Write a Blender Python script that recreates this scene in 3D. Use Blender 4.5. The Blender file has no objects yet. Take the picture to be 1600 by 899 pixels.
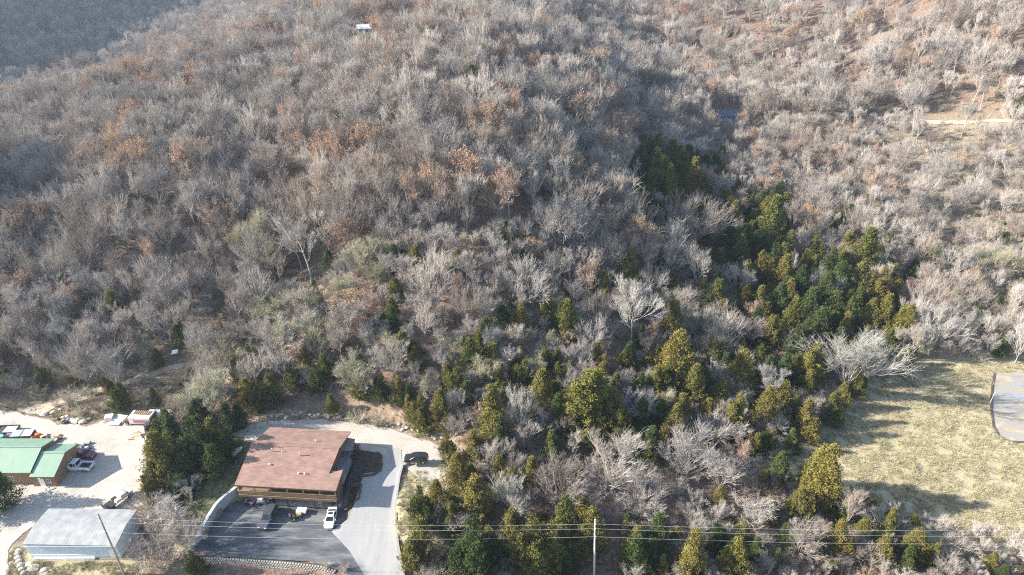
import bpy, bmesh, math, random
import numpy as np
from mathutils import Vector, Matrix, geometry
from mathutils import noise as mnoise
random.seed(7); rng = np.random.default_rng(7)
sc = bpy.context.scene
COL = sc.collection
R = math.radians

# ---------------------------------------------------------------- camera, sky, sun, exposure
FPX, CAMH, PITCH = 1067.0, 100.0, 30.0
cd = bpy.data.cameras.new('camera'); cam = bpy.data.objects.new('camera', cd); COL.objects.link(cam)
cd.sensor_width = 36.0; cd.lens = 36.0 * FPX / 1600.0
cd.clip_start = 1.0; cd.clip_end = 12000.0
cam.location = (0, 0, CAMH); cam.rotation_euler = (R(90 - PITCH), 0, 0)
sc.camera = cam
SUN_EL, SUN_AZ = 26.0, 268.0          # compass style: 270 = from -X (left), 268 = very slightly from behind the camera
w = bpy.data.worlds.new('World'); sc.world = w; w.use_nodes = True
nt = w.node_tree; nt.nodes.clear()
sky = nt.nodes.new('ShaderNodeTexSky'); sky.sky_type = 'NISHITA'; sky.sun_disc = False
sky.sun_elevation = R(SUN_EL); sky.sun_rotation = R(SUN_AZ); sky.air_density = 1.0; sky.dust_density = 1.2
bg = nt.nodes.new('ShaderNodeBackground'); bg.inputs[1].default_value = 0.11
wo = nt.nodes.new('ShaderNodeOutputWorld')
nt.links.new(sky.outputs[0], bg.inputs[0]); nt.links.new(bg.outputs[0], wo.inputs[0])
sd = bpy.data.lights.new('sun', 'SUN'); sd.energy = 5.0; sd.angle = R(0.5); sd.color = (1.0, 0.93, 0.82)
sun = bpy.data.objects.new('sun', sd); COL.objects.link(sun)
_el, _az = R(SUN_EL), R(SUN_AZ)
SUNV = Vector((math.sin(_az) * math.cos(_el), math.cos(_az) * math.cos(_el), math.sin(_el)))
sun.rotation_euler = SUNV.to_track_quat('Z', 'Y').to_euler()
vs = sc.view_settings; sc.display_settings.display_device = 'sRGB'
vs.view_transform = 'Standard'; vs.look = 'None'; vs.exposure = 1.57; vs.gamma = 1.0; vs.use_curve_mapping = False
try:
    sc.cycles.max_bounces = 5; sc.cycles.diffuse_bounces = 3; sc.cycles.volume_bounces = 0
    sc.cycles.volume_max_steps = 64
    sc.cycles.use_denoising = False; sc.cycles.filter_width = 1.1
except Exception: pass

# ---------------------------------------------------------------- pixel <-> world helpers
_c, _s = math.cos(R(PITCH)), math.sin(R(PITCH))
def ray(px, py):
    u = (px - 800) / FPX; v = (449.5 - py) / FPX
    return (u, _c + v * _s, -_s + v * _c)
def P(px, py, z=0.0):
    d = ray(px, py); t = (z - CAMH) / d[2]
    return (d[0] * t, d[1] * t)
def Q(x, y, z):
    dz = z - CAMH; f = y * _c - dz * _s
    return (800 + FPX * x / f, 449.5 - FPX * (y * _s + dz * _c) / f, f)
def inpoly(x, y, poly):
    """vectorised even-odd test"""
    x = np.asarray(x, float); y = np.asarray(y, float)
    r = np.zeros(x.shape, bool); n = len(poly)
    for i in range(n):
        x1, y1 = poly[i]; x2, y2 = poly[(i + 1) % n]
        if y1 == y2: continue
        c = ((y1 > y) != (y2 > y)) & (x < (x2 - x1) * (y - y1) / (y2 - y1) + x1)
        r ^= c
    return r
def polydist(x, y, poly):
    """distance to a polygon's area (0 inside)"""
    x = np.asarray(x, float); y = np.asarray(y, float)
    d = np.full(x.shape, 1e9); n = len(poly)
    for i in range(n):
        x1, y1 = poly[i]; x2, y2 = poly[(i + 1) % n]
        L = (x2 - x1) ** 2 + (y2 - y1) ** 2 + 1e-9
        t = np.clip(((x - x1) * (x2 - x1) + (y - y1) * (y2 - y1)) / L, 0, 1)
        d = np.minimum(d, np.hypot(x - x1 - t * (x2 - x1), y - y1 - t * (y2 - y1)))
    return np.where(inpoly(x, y, poly), 0.0, d)

# ---------------------------------------------------------------- terrain: thin plate spline through surveyed points
CP = [ # px, py, z
 # foot of the hill and the flats
 (0,860,0),(200,760,0),(0,640,0),(120,640,1),(250,640,0.5),(420,800,0),(420,640,3),(560,640,4),(680,690,3.2),
 (760,860,0),(760,760,1.5),(800,640,5),(950,860,0),(1000,760,0.5),(1000,640,3),(1150,860,0),(1200,700,-1),(1400,860,-1),(1580,860,-1.5),
 (1350,700,-1.5),(1500,600,-1.5),(1580,700,-1.5),(1300,600,-1),
 (0,560,2),(200,560,2),(350,560,2.5),(430,560,4),(600,560,9),(800,560,10),(1000,560,4),(1200,560,0),(1400,540,-1),(1600,500,0),
 (0,450,7),(200,450,9),(430,450,8),(560,450,15),(700,450,18),(850,450,15),(1000,450,8),(1150,450,3),(1300,450,1),(1600,430,2),
 (0,330,13),(150,330,19),(300,330,23),(430,330,20),(560,330,26),(700,330,28),(850,330,25),(1000,330,14),(1100,360,7),(1250,330,5),(1400,330,5),(1600,300,6),
 (0,208,17),(100,185,22),(200,158,27),(290,138,30),(350,120,33),(420,94,37),(480,70,40),
 (150,245,22),(300,215,28),(430,215,30),(500,125,37),(500,220,34),(600,200,38),(700,200,38),(850,200,33),(950,200,25),(1040,230,14),
 (700,100,44),(600,60,47),(800,100,42),(900,100,34),(700,0,50),(600,-10,50),(850,0,44),(980,60,21),(1050,110,11),(1150,190,8),
 (1000,0,23),(1150,40,32),(1300,190,10),(1450,190,12),(1600,190,15),(1300,100,22),(1600,100,34),(1450,40,42),(1600,0,56),(1300,0,44),
]
pts = []
for px, py, z in CP:
    x, y = P(px, py, z); pts.append((x, y, z))
def D(px, py, d):      # a point at view depth d
    r = ray(px, py); return (r[0] * d, r[1] * d, CAMH + r[2] * d)
for a in [(0,150,560),(150,110,600),(300,50,640),(0,60,640),(0,0,700),(200,0,760),(420,0,780),(-300,150,450),(-300,0,600),(-300,300,330)]:
    pts.append(D(*a))
# beyond the frame
pts += [(-900,600,90),(-1000,200,110),(-700,1100,110),(0,1000,85),(0,700,72),(700,900,130),(600,500,95),(900,300,120),(300,750,90),(420,250,25),(400,100,0),
        (-500,100,45),(-260,60,6),(-400,-100,30),(0,-100,-3),(400,-100,0),(-150,20,-1),(100,20,-2),(-210,150,12),(-330,260,30),(0,45,-1.5)]
pts = np.array(pts, float)
S = 100.0
def _K(r2): return 0.5 * r2 * np.log(r2 + 1e-12)
def _tps(pts, lam=0.02):
    X = pts[:, :2] / S; n = len(X)
    d2 = ((X[:, None] - X[None]) ** 2).sum(-1)
    A = np.zeros((n + 3, n + 3)); A[:n, :n] = _K(d2) + lam * np.eye(n)
    A[:n, n] = 1; A[:n, n + 1:] = X; A[n, :n] = 1; A[n + 1:, :n] = X.T
    b = np.concatenate([pts[:, 2], np.zeros(3)])
    return np.linalg.solve(A, b), X
_W, _X = _tps(pts)
def h_base(x, y):
    x = np.asarray(x, float); y = np.asarray(y, float); sh = x.shape
    xf = x.ravel() / S; yf = y.ravel() / S; out = np.empty(len(xf))
    for i in range(0, len(xf), 20000):
        xx = xf[i:i+20000]; yy = yf[i:i+20000]
        d2 = (xx[:, None] - _X[None, :, 0]) ** 2 + (yy[:, None] - _X[None, :, 1]) ** 2
        n = len(_X); out[i:i+20000] = _K(d2) @ _W[:n] + _W[n] + _W[n + 1] * xx + _W[n + 2] * yy
    return out.reshape(sh)
def sm(t): t = np.clip(t, 0, 1); return t * t * (3 - 2 * t)
# site outlines, in metres
YARD = [P(*a) for a in [(-200,640),(0,640),(55,648),(100,662),(150,664),(185,655),(250,652),(262,668),(246,690),(236,715),(226,745),(222,790),(212,830),(212,880),(60,885),(30,905),(-200,905)]]
YARD_GRAVEL = [P(*a) for a in [(-120,636),(0,640),(28,645),(60,652),(95,662),(130,666),(160,658),(200,655),(258,655),(256,668),(243,680),(246,694),(238,716),(228,745),(222,780),(214,797),(75,800),(45,828),(24,850),(14,872),(8,905),(-160,905),(-160,700)]]
LOT = [(-52.3,92.2),(-54.3,90.3),(-55.0,86.5),(-56.0,81.2),(-53.0,79.6),(-44,79.1),(-35,78.5),(-30.5,77.3),(-27.3,75.5),(-25.6,73.6),(-25.2,76.0),(-28.5,80.6),(-32.6,84.8),(-31.2,87.2),(-30.6,89.5),(-31.8,91.2)]
TERR = [(-62,112),(-56,110),(-44,116),(-30,113),(-17,108),(-11.5,103.5),(-12.5,94),(-14,84),(-20.6,86),(-22.2,96),(-22.8,98.5),(-27,99),(-31.5,99),(-50,97),(-53,97),(-53,105),(-60,106)]
DRIVE = [(-31.6,105.8),(-22.5,103.6),(-21.6,98.6),(-21.9,94),(-21.6,88),(-20.4,82),(-18.6,76),(-16.5,70),(-23.2,70),(-25.2,76.0),(-28.5,80.6),(-32.6,84.8),(-30.2,87.2),(-29.5,90),(-29.0,93.5),(-28.8,97),(-25.6,97.6),(-25.3,104.0)]
COURT = [P(*a, -1.5) for a in [(1553,584),(1549,610),(1548,640),(1551,666),(1560,682),(1578,691),(1760,700),(1760,572)]]
def h(x, y):
    x = np.asarray(x, float); y = np.asarray(y, float)
    z = h_base(x, y)
    near = (y < 480) & (np.abs(x) < 420)
    # gullies and small bumps on the slope
    z = z + 1.0 * np.sin(x * 0.061 + 1.3 * np.sin(y * 0.027)) * np.cos(y * 0.043 + 0.5) * sm((y - 125) / 40) 
    # added, mostly unseen rises at the left that shade slope foot and far valley
    z = z + 72 * sm((-x - 45 - 0.80 * y) / 80) * sm((y - 138) / 40) * (1 - sm((y - 195) / 50))
    z = z + 125 * sm((-x - 330) / 420) * sm((y - 440) / 220)
    w = 1 - sm(polydist(x, y, YARD) / 9.0); z = z * (1 - w) + 0.0 * w
    w = 1 - sm(polydist(x, y, TERR) / 4.0); z = z * (1 - w) + (2.1 + 0.9 * sm((-x - 40) / 12)) * w
    # bank west of the lodge lot
    BANK = [(-57,97),(-52.3,97),(-52.6,92.6),(-54.9,90.4),(-55.6,86.4),(-56.8,81.0),(-59.5,84)]
    zb = 0.9 + 1.9 * sm((y - 80) / 16)
    w = 1 - sm(polydist(x, y, BANK) / 3.5); z = z * (1 - w) + zb * w
    FRONT = [(-60,60),(-58,77.4),(-53.5,77.9),(-44,77.3),(-35.5,76.6),(-31,74.6),(-28.2,72),(-26.5,66),(-26,60)]
    w = 1 - sm(polydist(x, y, FRONT) / 1.0); z = z * (1 - w) - 2.0 * w
    zd = np.where(y > 80, 2.1 * sm((y - 83) / 14.0), -0.6 * sm((80 - y) / 10))
    w = 1 - sm(polydist(x, y, DRIVE) / 0.5); z = z * (1 - w) + zd * w
    w = 1 - sm(polydist(x, y, LOT) / 0.35); z = z * (1 - w)
    LODGE = [(-51.2,92.4),(-32.2,91.0),(-31.5,104.5),(-49.8,105.8)]
    w = 1 - sm(polydist(x, y, LODGE) / 0.3); z = z * (1 - w)
    w = 1 - sm(polydist(x, y, COURT) / 6.0); z = z * (1 - w) - 1.5 * w
    return z
def hz(x, y): return float(h(np.array([x]), np.array([y]))[0])
def G(px, py, zoff=0.0):
    """ground point seen at a pixel of the photograph"""
    d = ray(px, py); ts = np.concatenate([np.arange(60, 500, 2.0), np.arange(500, 1500, 6.0)])
    zs = CAMH + d[2] * ts; hs = h(d[0] * ts, d[1] * ts) + zoff
    k = np.argmax(zs < hs)
    if not (zs < hs).any(): return (d[0] * 900, d[1] * 900, 0)
    a, b = ts[max(k - 1, 0)], ts[k]
    for _ in range(14):
        m = (a + b) / 2
        if CAMH + d[2] * m < hz(d[0] * m, d[1] * m) + zoff: b = m
        else: a = m
    return (d[0] * b, d[1] * b, hz(d[0] * b, d[1] * b))

# ---------------------------------------------------------------- object helpers
def tag(o, label=None, cat=None, group=None, kind=None):
    if label: o['label'] = label
    if cat: o['category'] = cat
    if group: o['group'] = group
    if kind: o['kind'] = kind
    return o
def empty(name, loc, rz=0.0):
    o = bpy.data.objects.new(name, None); COL.objects.link(o); o.location = loc; o.rotation_euler = (0, 0, rz)
    o.empty_display_size = 0.5
    return o
def meshobj(name, me, parent=None, link=True):
    o = bpy.data.objects.new(name, me)
    if link: COL.objects.link(o)
    if parent: o.parent = parent
    return o
def copy_tree(o, parent=None):
    c = o.copy(); COL.objects.link(c)
    if parent is not None: c.parent = parent
    for ch in o.children: copy_tree(ch, c)
    return c

# ---------------------------------------------------------------- materials
def mat(name, col, rough=0.8, metal=0.0, spec=0.3, var=0.0, scale=1.0, col2=None, bump=0.0, bscale=8.0, coords='Object', coat=0.0, emit=None):
    m = bpy.data.materials.new(name); m.use_nodes = True; n = m.node_tree; n.nodes.clear()
    b = n.nodes.new('ShaderNodeBsdfPrincipled'); o = n.nodes.new('ShaderNodeOutputMaterial'); n.links.new(b.outputs[0], o.inputs[0])
    b.inputs['Roughness'].default_value = rough; b.inputs['Metallic'].default_value = metal
    b.inputs['Specular IOR Level'].default_value = spec; b.inputs['Coat Weight'].default_value = coat
    b.inputs['Base Color'].default_value = (*col, 1)
    tc = n.nodes.new('ShaderNodeTexCoord')
    if col2 is not None or var:
        no = n.nodes.new('ShaderNodeTexNoise'); no.inputs['Scale'].default_value = scale; no.inputs['Detail'].default_value = 6; no.inputs['Roughness'].default_value = 0.65
        n.links.new(tc.outputs[coords], no.inputs['Vector'])
        cr = n.nodes.new('ShaderNodeValToRGB'); cr.color_ramp.elements[0].position = 0.32; cr.color_ramp.elements[1].position = 0.68
        c2 = col2 if col2 is not None else tuple(min(1, c * (1 + var)) for c in col)
        c1 = col if col2 is not None else tuple(c * (1 - var) for c in col)
        cr.color_ramp.elements[0].color = (*c1, 1); cr.color_ramp.elements[1].color = (*c2, 1)
        n.links.new(no.outputs['Fac'], cr.inputs[0]); n.links.new(cr.outputs[0], b.inputs['Base Color'])
    if bump:
        nb = n.nodes.new('ShaderNodeTexNoise'); nb.inputs['Scale'].default_value = bscale; nb.inputs['Detail'].default_value = 5
        n.links.new(tc.outputs[coords], nb.inputs['Vector'])
        bp = n.nodes.new('ShaderNodeBump'); bp.inputs['Strength'].default_value = 1.0; bp.inputs['Distance'].default_value = bump
        n.links.new(nb.outputs['Fac'], bp.inputs['Height']); n.links.new(bp.outputs[0], b.inputs['Normal'])
    return m
def rmat(name, cols, rough=0.85, trans=0.0, scale=0.0):
    """colour picked per object (and per instance) along a ramp of real bark or leaf colours"""
    m = bpy.data.materials.new(name); m.use_nodes = True; n = m.node_tree; n.nodes.clear()
    o = n.nodes.new('ShaderNodeOutputMaterial')
    oi = n.nodes.new('ShaderNodeObjectInfo'); cr = n.nodes.new('ShaderNodeValToRGB')
    e = cr.color_ramp.elements
    while len(e) < len(cols): e.new(0.5)
    for i, c in enumerate(cols):
        e[i].position = i / max(1, len(cols) - 1); e[i].color = (*c, 1)
    n.links.new(oi.outputs['Random'], cr.inputs[0]); colour = cr.outputs[0]
    if scale:
        tc = n.nodes.new('ShaderNodeTexCoord'); no = n.nodes.new('ShaderNodeTexNoise'); no.inputs['Scale'].default_value = scale; no.inputs['Detail'].default_value = 3
        n.links.new(tc.outputs['Object'], no.inputs['Vector'])
        mr = n.nodes.new('ShaderNodeMapRange'); mr.inputs[1].default_value = 0.3; mr.inputs[2].default_value = 0.7; mr.inputs[3].default_value = 0.62; mr.inputs[4].default_value = 1.4
        n.links.new(no.outputs['Fac'], mr.inputs[0])
        mx = n.nodes.new('ShaderNodeVectorMath'); mx.operation = 'SCALE'
        n.links.new(colour, mx.inputs[0]); n.links.new(mr.outputs[0], mx.inputs['Scale']); colour = mx.outputs[0]
    d = n.nodes.new('ShaderNodeBsdfDiffuse'); n.links.new(colour, d.inputs[0])
    if trans:
        t = n.nodes.new('ShaderNodeBsdfTranslucent'); n.links.new(colour, t.inputs[0])
        mi = n.nodes.new('ShaderNodeMixShader'); mi.inputs[0].default_value = trans
        n.links.new(d.outputs[0], mi.inputs[1]); n.links.new(t.outputs[0], mi.inputs[2]); n.links.new(mi.outputs[0], o.inputs[0])
    else: n.links.new(d.outputs[0], o.inputs[0])
    return m

# ---------------------------------------------------------------- terrain mesh
def axis(lo, hi, f0, f1, fine, mid, grow):
    a = list(np.arange(f0, f1 + 0.01, fine)); st = fine
    v = a[-1]
    while v < hi: st = min(st * grow, mid if v < hi * 0.35 else 80); v += st; a.append(v)
    st = fine; v = a[0]; pre = []
    while v > lo: st = min(st * grow, mid if v > lo * 0.35 else 80); v -= st; pre.append(v)
    return np.array(pre[::-1] + a)
xs = axis(-2500, 2500, -118, -10, 0.8, 6.0, 1.12)
ys = axis(-400, 4000, 68, 122, 0.8, 6.0, 1.10)
XX, YY = np.meshgrid(xs, ys)
ZZ = h(XX, YY)
# far away the spline is replaced by rolling hills to the horizon
far = sm((np.hypot(XX, YY) - 850) / 600)
ZZ = ZZ * (1 - far) + far * (70 + 35 * np.sin(XX / 310.0) * np.cos(YY / 270.0) + 20 * np.sin((XX + YY) / 170.0))
nx, ny = len(xs), len(ys)
V = np.stack([XX.ravel(), YY.ravel(), ZZ.ravel()], 1)
idx = np.arange(nx * ny).reshape(ny, nx)
Fq = np.stack([idx[:-1, :-1].ravel(), idx[:-1, 1:].ravel(), idx[1:, 1:].ravel(), idx[1:, :-1].ravel()], 1)
def mesh_np(name, V, F, smooth=False):
    me = bpy.data.meshes.new(name); k = F.shape[1]
    me.vertices.add(len(V)); me.vertices.foreach_set('co', np.asarray(V, np.float32).ravel())
    me.loops.add(F.size); me.loops.foreach_set('vertex_index', F.astype(np.int32).ravel())
    me.polygons.add(len(F)); me.polygons.foreach_set('loop_start', np.arange(0, F.size, k, dtype=np.int32))
    try: me.polygons.foreach_set('loop_total', np.full(len(F), k, np.int32))
    except Exception: pass
    me.polygons.foreach_set('use_smooth', np.full(len(F), smooth, bool))
    me.update(calc_edges=True)
    return me
gme = mesh_np('ground', V, Fq, True)
FIELD = [G(*a)[:2] for a in [(1180,700),(1260,680),(1330,640),(1390,590),(1450,568),(1560,565),(1700,560),(1750,860),(1500,845),(1330,800),(1240,760)]]
GRASSY = [ # dry or green turf away from the wood: (polygon, green)
 ([(-64,100),(-52.5,106),(-52.5,92.6),(-55,90),(-57,81),(-62,84)], 0.75),
 ([(-58,77.2),(-28,73),(-26,60),(-60,60)], 0.35),
 ([(-104,60),(-60,60),(-64,78.3),(-83,78.6),(-86,82),(-91,80),(-92,70)], 0.1),
 ([(-21.5,96),(-11,101),(-9,93),(-12,82),(-18,76),(-20.8,82)], 0.1)]
gfield = 1 - sm(polydist(XX, YY, FIELD) / 5.0)
ggreen = np.zeros_like(gfield)
for pl, g in GRASSY:
    w_ = 1 - sm(polydist(XX, YY, pl) / 1.5); gfield = np.maximum(gfield, w_); ggreen = np.maximum(ggreen, w_ * g)
BANKD = [G(*a)[:2] for a in [(-60,640),(0,632),(60,620),(130,604),(220,578),(290,566),(360,566),(350,600),(300,640),(240,652),(160,662),(90,660),(30,645)]]
gdirt = (1 - sm(polydist(XX, YY, BANKD) / 4.0)) * 0.8
BACKB = [(-60,110),(-44,117),(-30,115),(-17,110),(-9,104),(-8,96),(-12,98),(-17,106),(-30,111),(-44,114),(-56,107)]
gdirt = np.maximum(gdirt, 1 - sm(polydist(XX, YY, BACKB) / 2.0))
CLEAR = [G(*a)[:2] for a in [(1330,240),(1400,205),(1640,200),(1640,330),(1560,400),(1480,420),(1420,330)]]
gfield = np.maximum(gfield, 0.4 * (1 - sm(polydist(XX, YY, CLEAR) / 25.0)))
for nm, a in (('turf', gfield), ('green', ggreen), ('dirt', gdirt)):
    at = gme.attributes.new(nm, 'FLOAT', 'POINT'); at.data.foreach_set('value', a.ravel().astype(np.float32))
def ground_mat():
    m = bpy.data.materials.new('ground'); m.use_nodes = True; n = m.node_tree; n.nodes.clear(); L = n.links.new
    o = n.nodes.new('ShaderNodeOutputMaterial'); b = n.nodes.new('ShaderNodeBsdfPrincipled'); L(b.outputs[0], o.inputs[0])
    b.inputs['Roughness'].default_value = 0.95; b.inputs['Specular IOR Level'].default_value = 0.1
    tc = n.nodes.new('ShaderNodeTexCoord')
    def nz(scale, det=6, r=0.65):
        k = n.nodes.new('ShaderNodeTexNoise'); k.inputs['Scale'].default_value = scale; k.inputs['Detail'].default_value = det; k.inputs['Roughness'].default_value = r
        L(tc.outputs['Object'], k.inputs['Vector']); return k.outputs['Fac']
    def ramp(f, *st):
        k = n.nodes.new('ShaderNodeValToRGB'); e = k.color_ramp.elements
        while len(e) < len(st): e.new(0.5)
        for i, (p, c) in enumerate(st): e[i].position = p; e[i].color = (*c, 1)
        L(f, k.inputs[0]); return k.outputs[0]
    def mix(f, a, c):
        k = n.nodes.new('ShaderNodeMix'); k.data_type = 'RGBA'; L(f, k.inputs[0]); L(a, k.inputs[6]); L(c, k.inputs[7]); return k.outputs[2]
    def attr(nm):
        k = n.nodes.new('ShaderNodeAttribute'); k.attribute_name = nm; return k.outputs['Fac']
    litter = ramp(nz(1.7), (0.3, (0.09, 0.063, 0.050)), (0.5, (0.19, 0.135, 0.105)), (0.7, (0.31, 0.225, 0.175)))
    litter2 = ramp(nz(0.9), (0.3, (0.11, 0.085, 0.065)), (0.7, (0.27, 0.20, 0.15)))
    lit = mix(ramp(nz(0.022, 3), (0.50, (0, 0, 0)), (0.70, (0.7, 0.7, 0.7))), litter, litter2)
    dry = ramp(nz(1.1), (0.3, (0.31, 0.27, 0.16)), (0.5, (0.39, 0.345, 0.22)), (0.7, (0.46, 0.41, 0.28)))
    grn = ramp(nz(1.6), (0.3, (0.07, 0.09, 0.03)), (0.7, (0.20, 0.20, 0.09)))
    patch = ramp(nz(0.07, 3), (0.45, (0, 0, 0)), (0.75, (0.25, 0.25, 0.25)))
    turf = mix(patch, dry, grn); turf = mix(attr('green'), turf, grn)
    dirt = ramp(nz(0.7), (0.3, (0.15, 0.11, 0.075)), (0.5, (0.26, 0.195, 0.14)), (0.72, (0.42, 0.35, 0.27)))
    c = mix(attr('turf'), lit, turf); c = mix(attr('dirt'), c, dirt)
    L(c, b.inputs['Base Color'])
    bp = n.nodes.new('ShaderNodeBump'); bp.inputs['Distance'].default_value = 0.25; bp.inputs['Strength'].default_value = 0.8
    L(nz(2.2, 5), bp.inputs['Height']); L(bp.outputs[0], b.inputs['Normal'])
    return m
gme.materials.append(ground_mat())
ground = meshobj('ground', gme); tag(ground, kind='structure')

# ---------------------------------------------------------------- trees
def tubes(segs, sides):
    """segs: array n x 8 (p0, p1, r0, r1) -> vertices, quads-as-tris"""
    A = np.asarray(segs, float); n = len(A)
    if n == 0: return np.zeros((0, 3)), np.zeros((0, 3), int)
    p0, p1, r0, r1 = A[:, :3], A[:, 3:6], A[:, 6], A[:, 7]
    d = p1 - p0; d /= np.linalg.norm(d, axis=1, keepdims=True) + 1e-9
    up = np.where(np.abs(d[:, 2:3]) > 0.9, np.array([[1.0, 0, 0]]), np.array([[0, 0, 1.0]]))
    a = np.cross(d, up); a /= np.linalg.norm(a, axis=1, keepdims=True) + 1e-9; b = np.cross(d, a)
    th = np.arange(sides) * 2 * np.pi / sides
    ring = a[:, None] * np.cos(th)[None, :, None] + b[:, None] * np.sin(th)[None, :, None]
    v0 = p0[:, None] + ring * r0[:, None, None]; v1 = p1[:, None] + ring * r1[:, None, None]
    Vv = np.concatenate([v0, v1], 1).reshape(-1, 3)
    base = (np.arange(n) * 2 * sides)[:, None]
    i = np.arange(sides); j = (i + 1) % sides
    f1 = np.stack([i, j, j + sides], 1); f2 = np.stack([i, j + sides, i + sides], 1)
    ff = np.concatenate([f1, f2], 0)
    return Vv, (base[:, :, None] + ff[None]).reshape(-1, 3)
def spikes(p0, p1, r):
    """three-sided tapering twigs, three triangles each"""
    n = len(p0); d = p1 - p0; d = d / (np.linalg.norm(d, axis=1, keepdims=True) + 1e-9)
    up = np.where(np.abs(d[:, 2:3]) > 0.9, np.array([[1.0, 0, 0]]), np.array([[0, 0, 1.0]]))
    a = np.cross(d, up); a /= np.linalg.norm(a, axis=1, keepdims=True) + 1e-9; b = np.cross(d, a)
    th = np.arange(3) * 2 * np.pi / 3
    ring = a[:, None] * np.cos(th)[None, :, None] + b[:, None] * np.sin(th)[None, :, None]
    v0 = p0[:, None] + ring * np.asarray(r)[:, None, None]
    Vv = np.concatenate([v0, p1[:, None]], 1).reshape(-1, 3)
    base = (np.arange(n) * 4)[:, None, None]
    f = np.array([[0, 1, 3], [1, 2, 3], [2, 0, 3]])
    return Vv, (base + f[None]).reshape(-1, 3)
def join(parts):
    Vs, Fs, o = [], [], 0
    for v, f in parts:
        Vs.append(v); Fs.append(f + o); o += len(v)
    return np.concatenate(Vs), np.concatenate(Fs)
def unit(v): return v / (np.linalg.norm(v) + 1e-9)

def bare_tree(seed, H=14.0, spread=5.0, fork=0.35, upright=0.5, twigs=6, rad=0.20, leaves=0, leaf_size=0.18, levels=4, lean=0.0, kids=(5, 4, 4, 4), tw=0.021, bend=0.085, ang0=0.22, ang1=0.62, tn=0.38):
    """returns (trunk mesh data, crown mesh data, leaf mesh data)"""
    g = np.random.default_rng(seed)
    trunk, limbs, tips = [], [], []
    p = np.zeros(3); p[2] = -0.5; d = unit(np.array([lean * 0.6 + g.normal(0, .05), g.normal(0, .05), 1.0]))
    n = 4; r = rad; L = H * fork
    nodes = []
    for i in range(n):
        q = p + d * (L + 0.5) / n; r2 = r * 0.9
        trunk.append((*p, *q, r, r2)); p, r = q, r2; nodes.append((p.copy(), r, d.copy()))
        d = unit(d + g.normal(0, .05, 3))
    def grow(p, d, L, r, lv):
        steps = 3 if lv < 2 else 2
        hit = []
        for i in range(steps):
            d = unit(d + g.normal(0, bend, 3) + np.array([0, 0, 0.13 * upright]))
            q = p + d * L / steps; r2 = r * 0.78
            limbs.append((*p, *q, r, r2, lv)); p, r = q, r2; hit.append((p.copy(), r, d.copy()))
        if lv >= levels - 1:
            tips.append((p.copy(), d.copy(), L)); 
            for hh in hit[:-1]: tips.append((hh[0], hh[2], L * 0.8))
            return
        k = kids[min(lv + 1, len(kids) - 1)]
        for j in range(k):
            at = hit[-1] if j < 2 else hit[g.integers(0, len(hit))]
            t = g.normal(0, 1, 3); t -= t.dot(at[2]) * at[2]; t = unit(t)
            ang = g.uniform(ang0, ang1) if j else g.uniform(0.03, 0.2)
            nd = unit(at[2] * math.cos(ang) + t * math.sin(ang) + np.array([0, 0, 0.18 * upright]))
            grow(at[0], nd, L * g.uniform(0.58, 0.82), at[1] * 0.68, lv + 1)
    CH = H * (1 - fork)
    tot = sum(0.7 ** i for i in range(levels))
    for j in range(kids[0]):
        at = nodes[-1] if j < 3 else nodes[g.integers(1, len(nodes))]
        az = j * 2 * math.pi / kids[0] + g.uniform(-.5, .5)
        out = spread / CH * g.uniform(0.5, 1.1) * (1.15 if j else 0.25)
        nd = unit(np.array([math.cos(az) * out + lean * .4, math.sin(az) * out, 1.0 * (0.6 + 0.5 * upright)]))
        grow(at[0], nd, CH / tot * g.uniform(0.85, 1.1), at[1] * 0.62, 0)
    tV = tubes([t[:8] for t in trunk], 6)
    L_ = np.array(limbs)
    big = L_[L_[:, 8] <= 1][:, :8]; small = L_[L_[:, 8] > 1][:, :8].copy()
    small[:, 6:8] = np.maximum(small[:, 6:8] * 1.0, 0.026)
    big[:, 6:8] = np.maximum(big[:, 6:8] * 0.9, 0.045)
    parts = [tubes(big, 4), tubes(small, 3)]
    P0, P1, RR = [], [], []
    for p, d, L in tips:
        for k in range(twigs):
            dd = unit(d + g.normal(0, tn, 3) + np.array([0, 0, 0.18 * upright]))
            l = L * g.uniform(0.5, 1.15)
            P0.append(p + g.normal(0, 0.05, 3)); P1.append(p + dd * l + np.array([0, 0, 0.0])); RR.append(tw * g.uniform(0.7, 1.2))
            # side twiglets
            for s in range(2):
                m = p + dd * l * g.uniform(0.25, 0.8); e = unit(dd + g.normal(0, 0.42, 3))
                P0.append(m); P1.append(m + e * l * g.uniform(0.35, 0.7)); RR.append(tw * 0.75)
    P0 = np.array(P0); P1 = np.array(P1)
    parts.append(spikes(P0, P1, np.array(RR)))
    crown = join(parts)
    lf = None
    if leaves:
        k = g.integers(0, len(P1), leaves); c = P0[k] + (P1[k] - P0[k]) * g.uniform(0.2, 1.1, (leaves, 1)) + g.normal(0, .12, (leaves, 3))
        lf = leafcards(g, c, leaf_size)
    return tV, crown, lf
def leafcards(g, c, size, flat=0.0):
    n = len(c); a = g.normal(0, 1, (n, 3)); a /= np.linalg.norm(a, axis=1, keepdims=True)
    b = np.cross(a, g.normal(0, 1, (n, 3))); b /= np.linalg.norm(b, axis=1, keepdims=True)
    s = size * g.uniform(0.6, 1.4, (n, 1))
    Vv = np.stack([c + a * s, c - a * s * .5 + b * s * .7, c - a * s * .5 - b * s * .7], 1).reshape(-1, 3)
    return Vv, np.arange(3 * n).reshape(n, 3)
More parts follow.
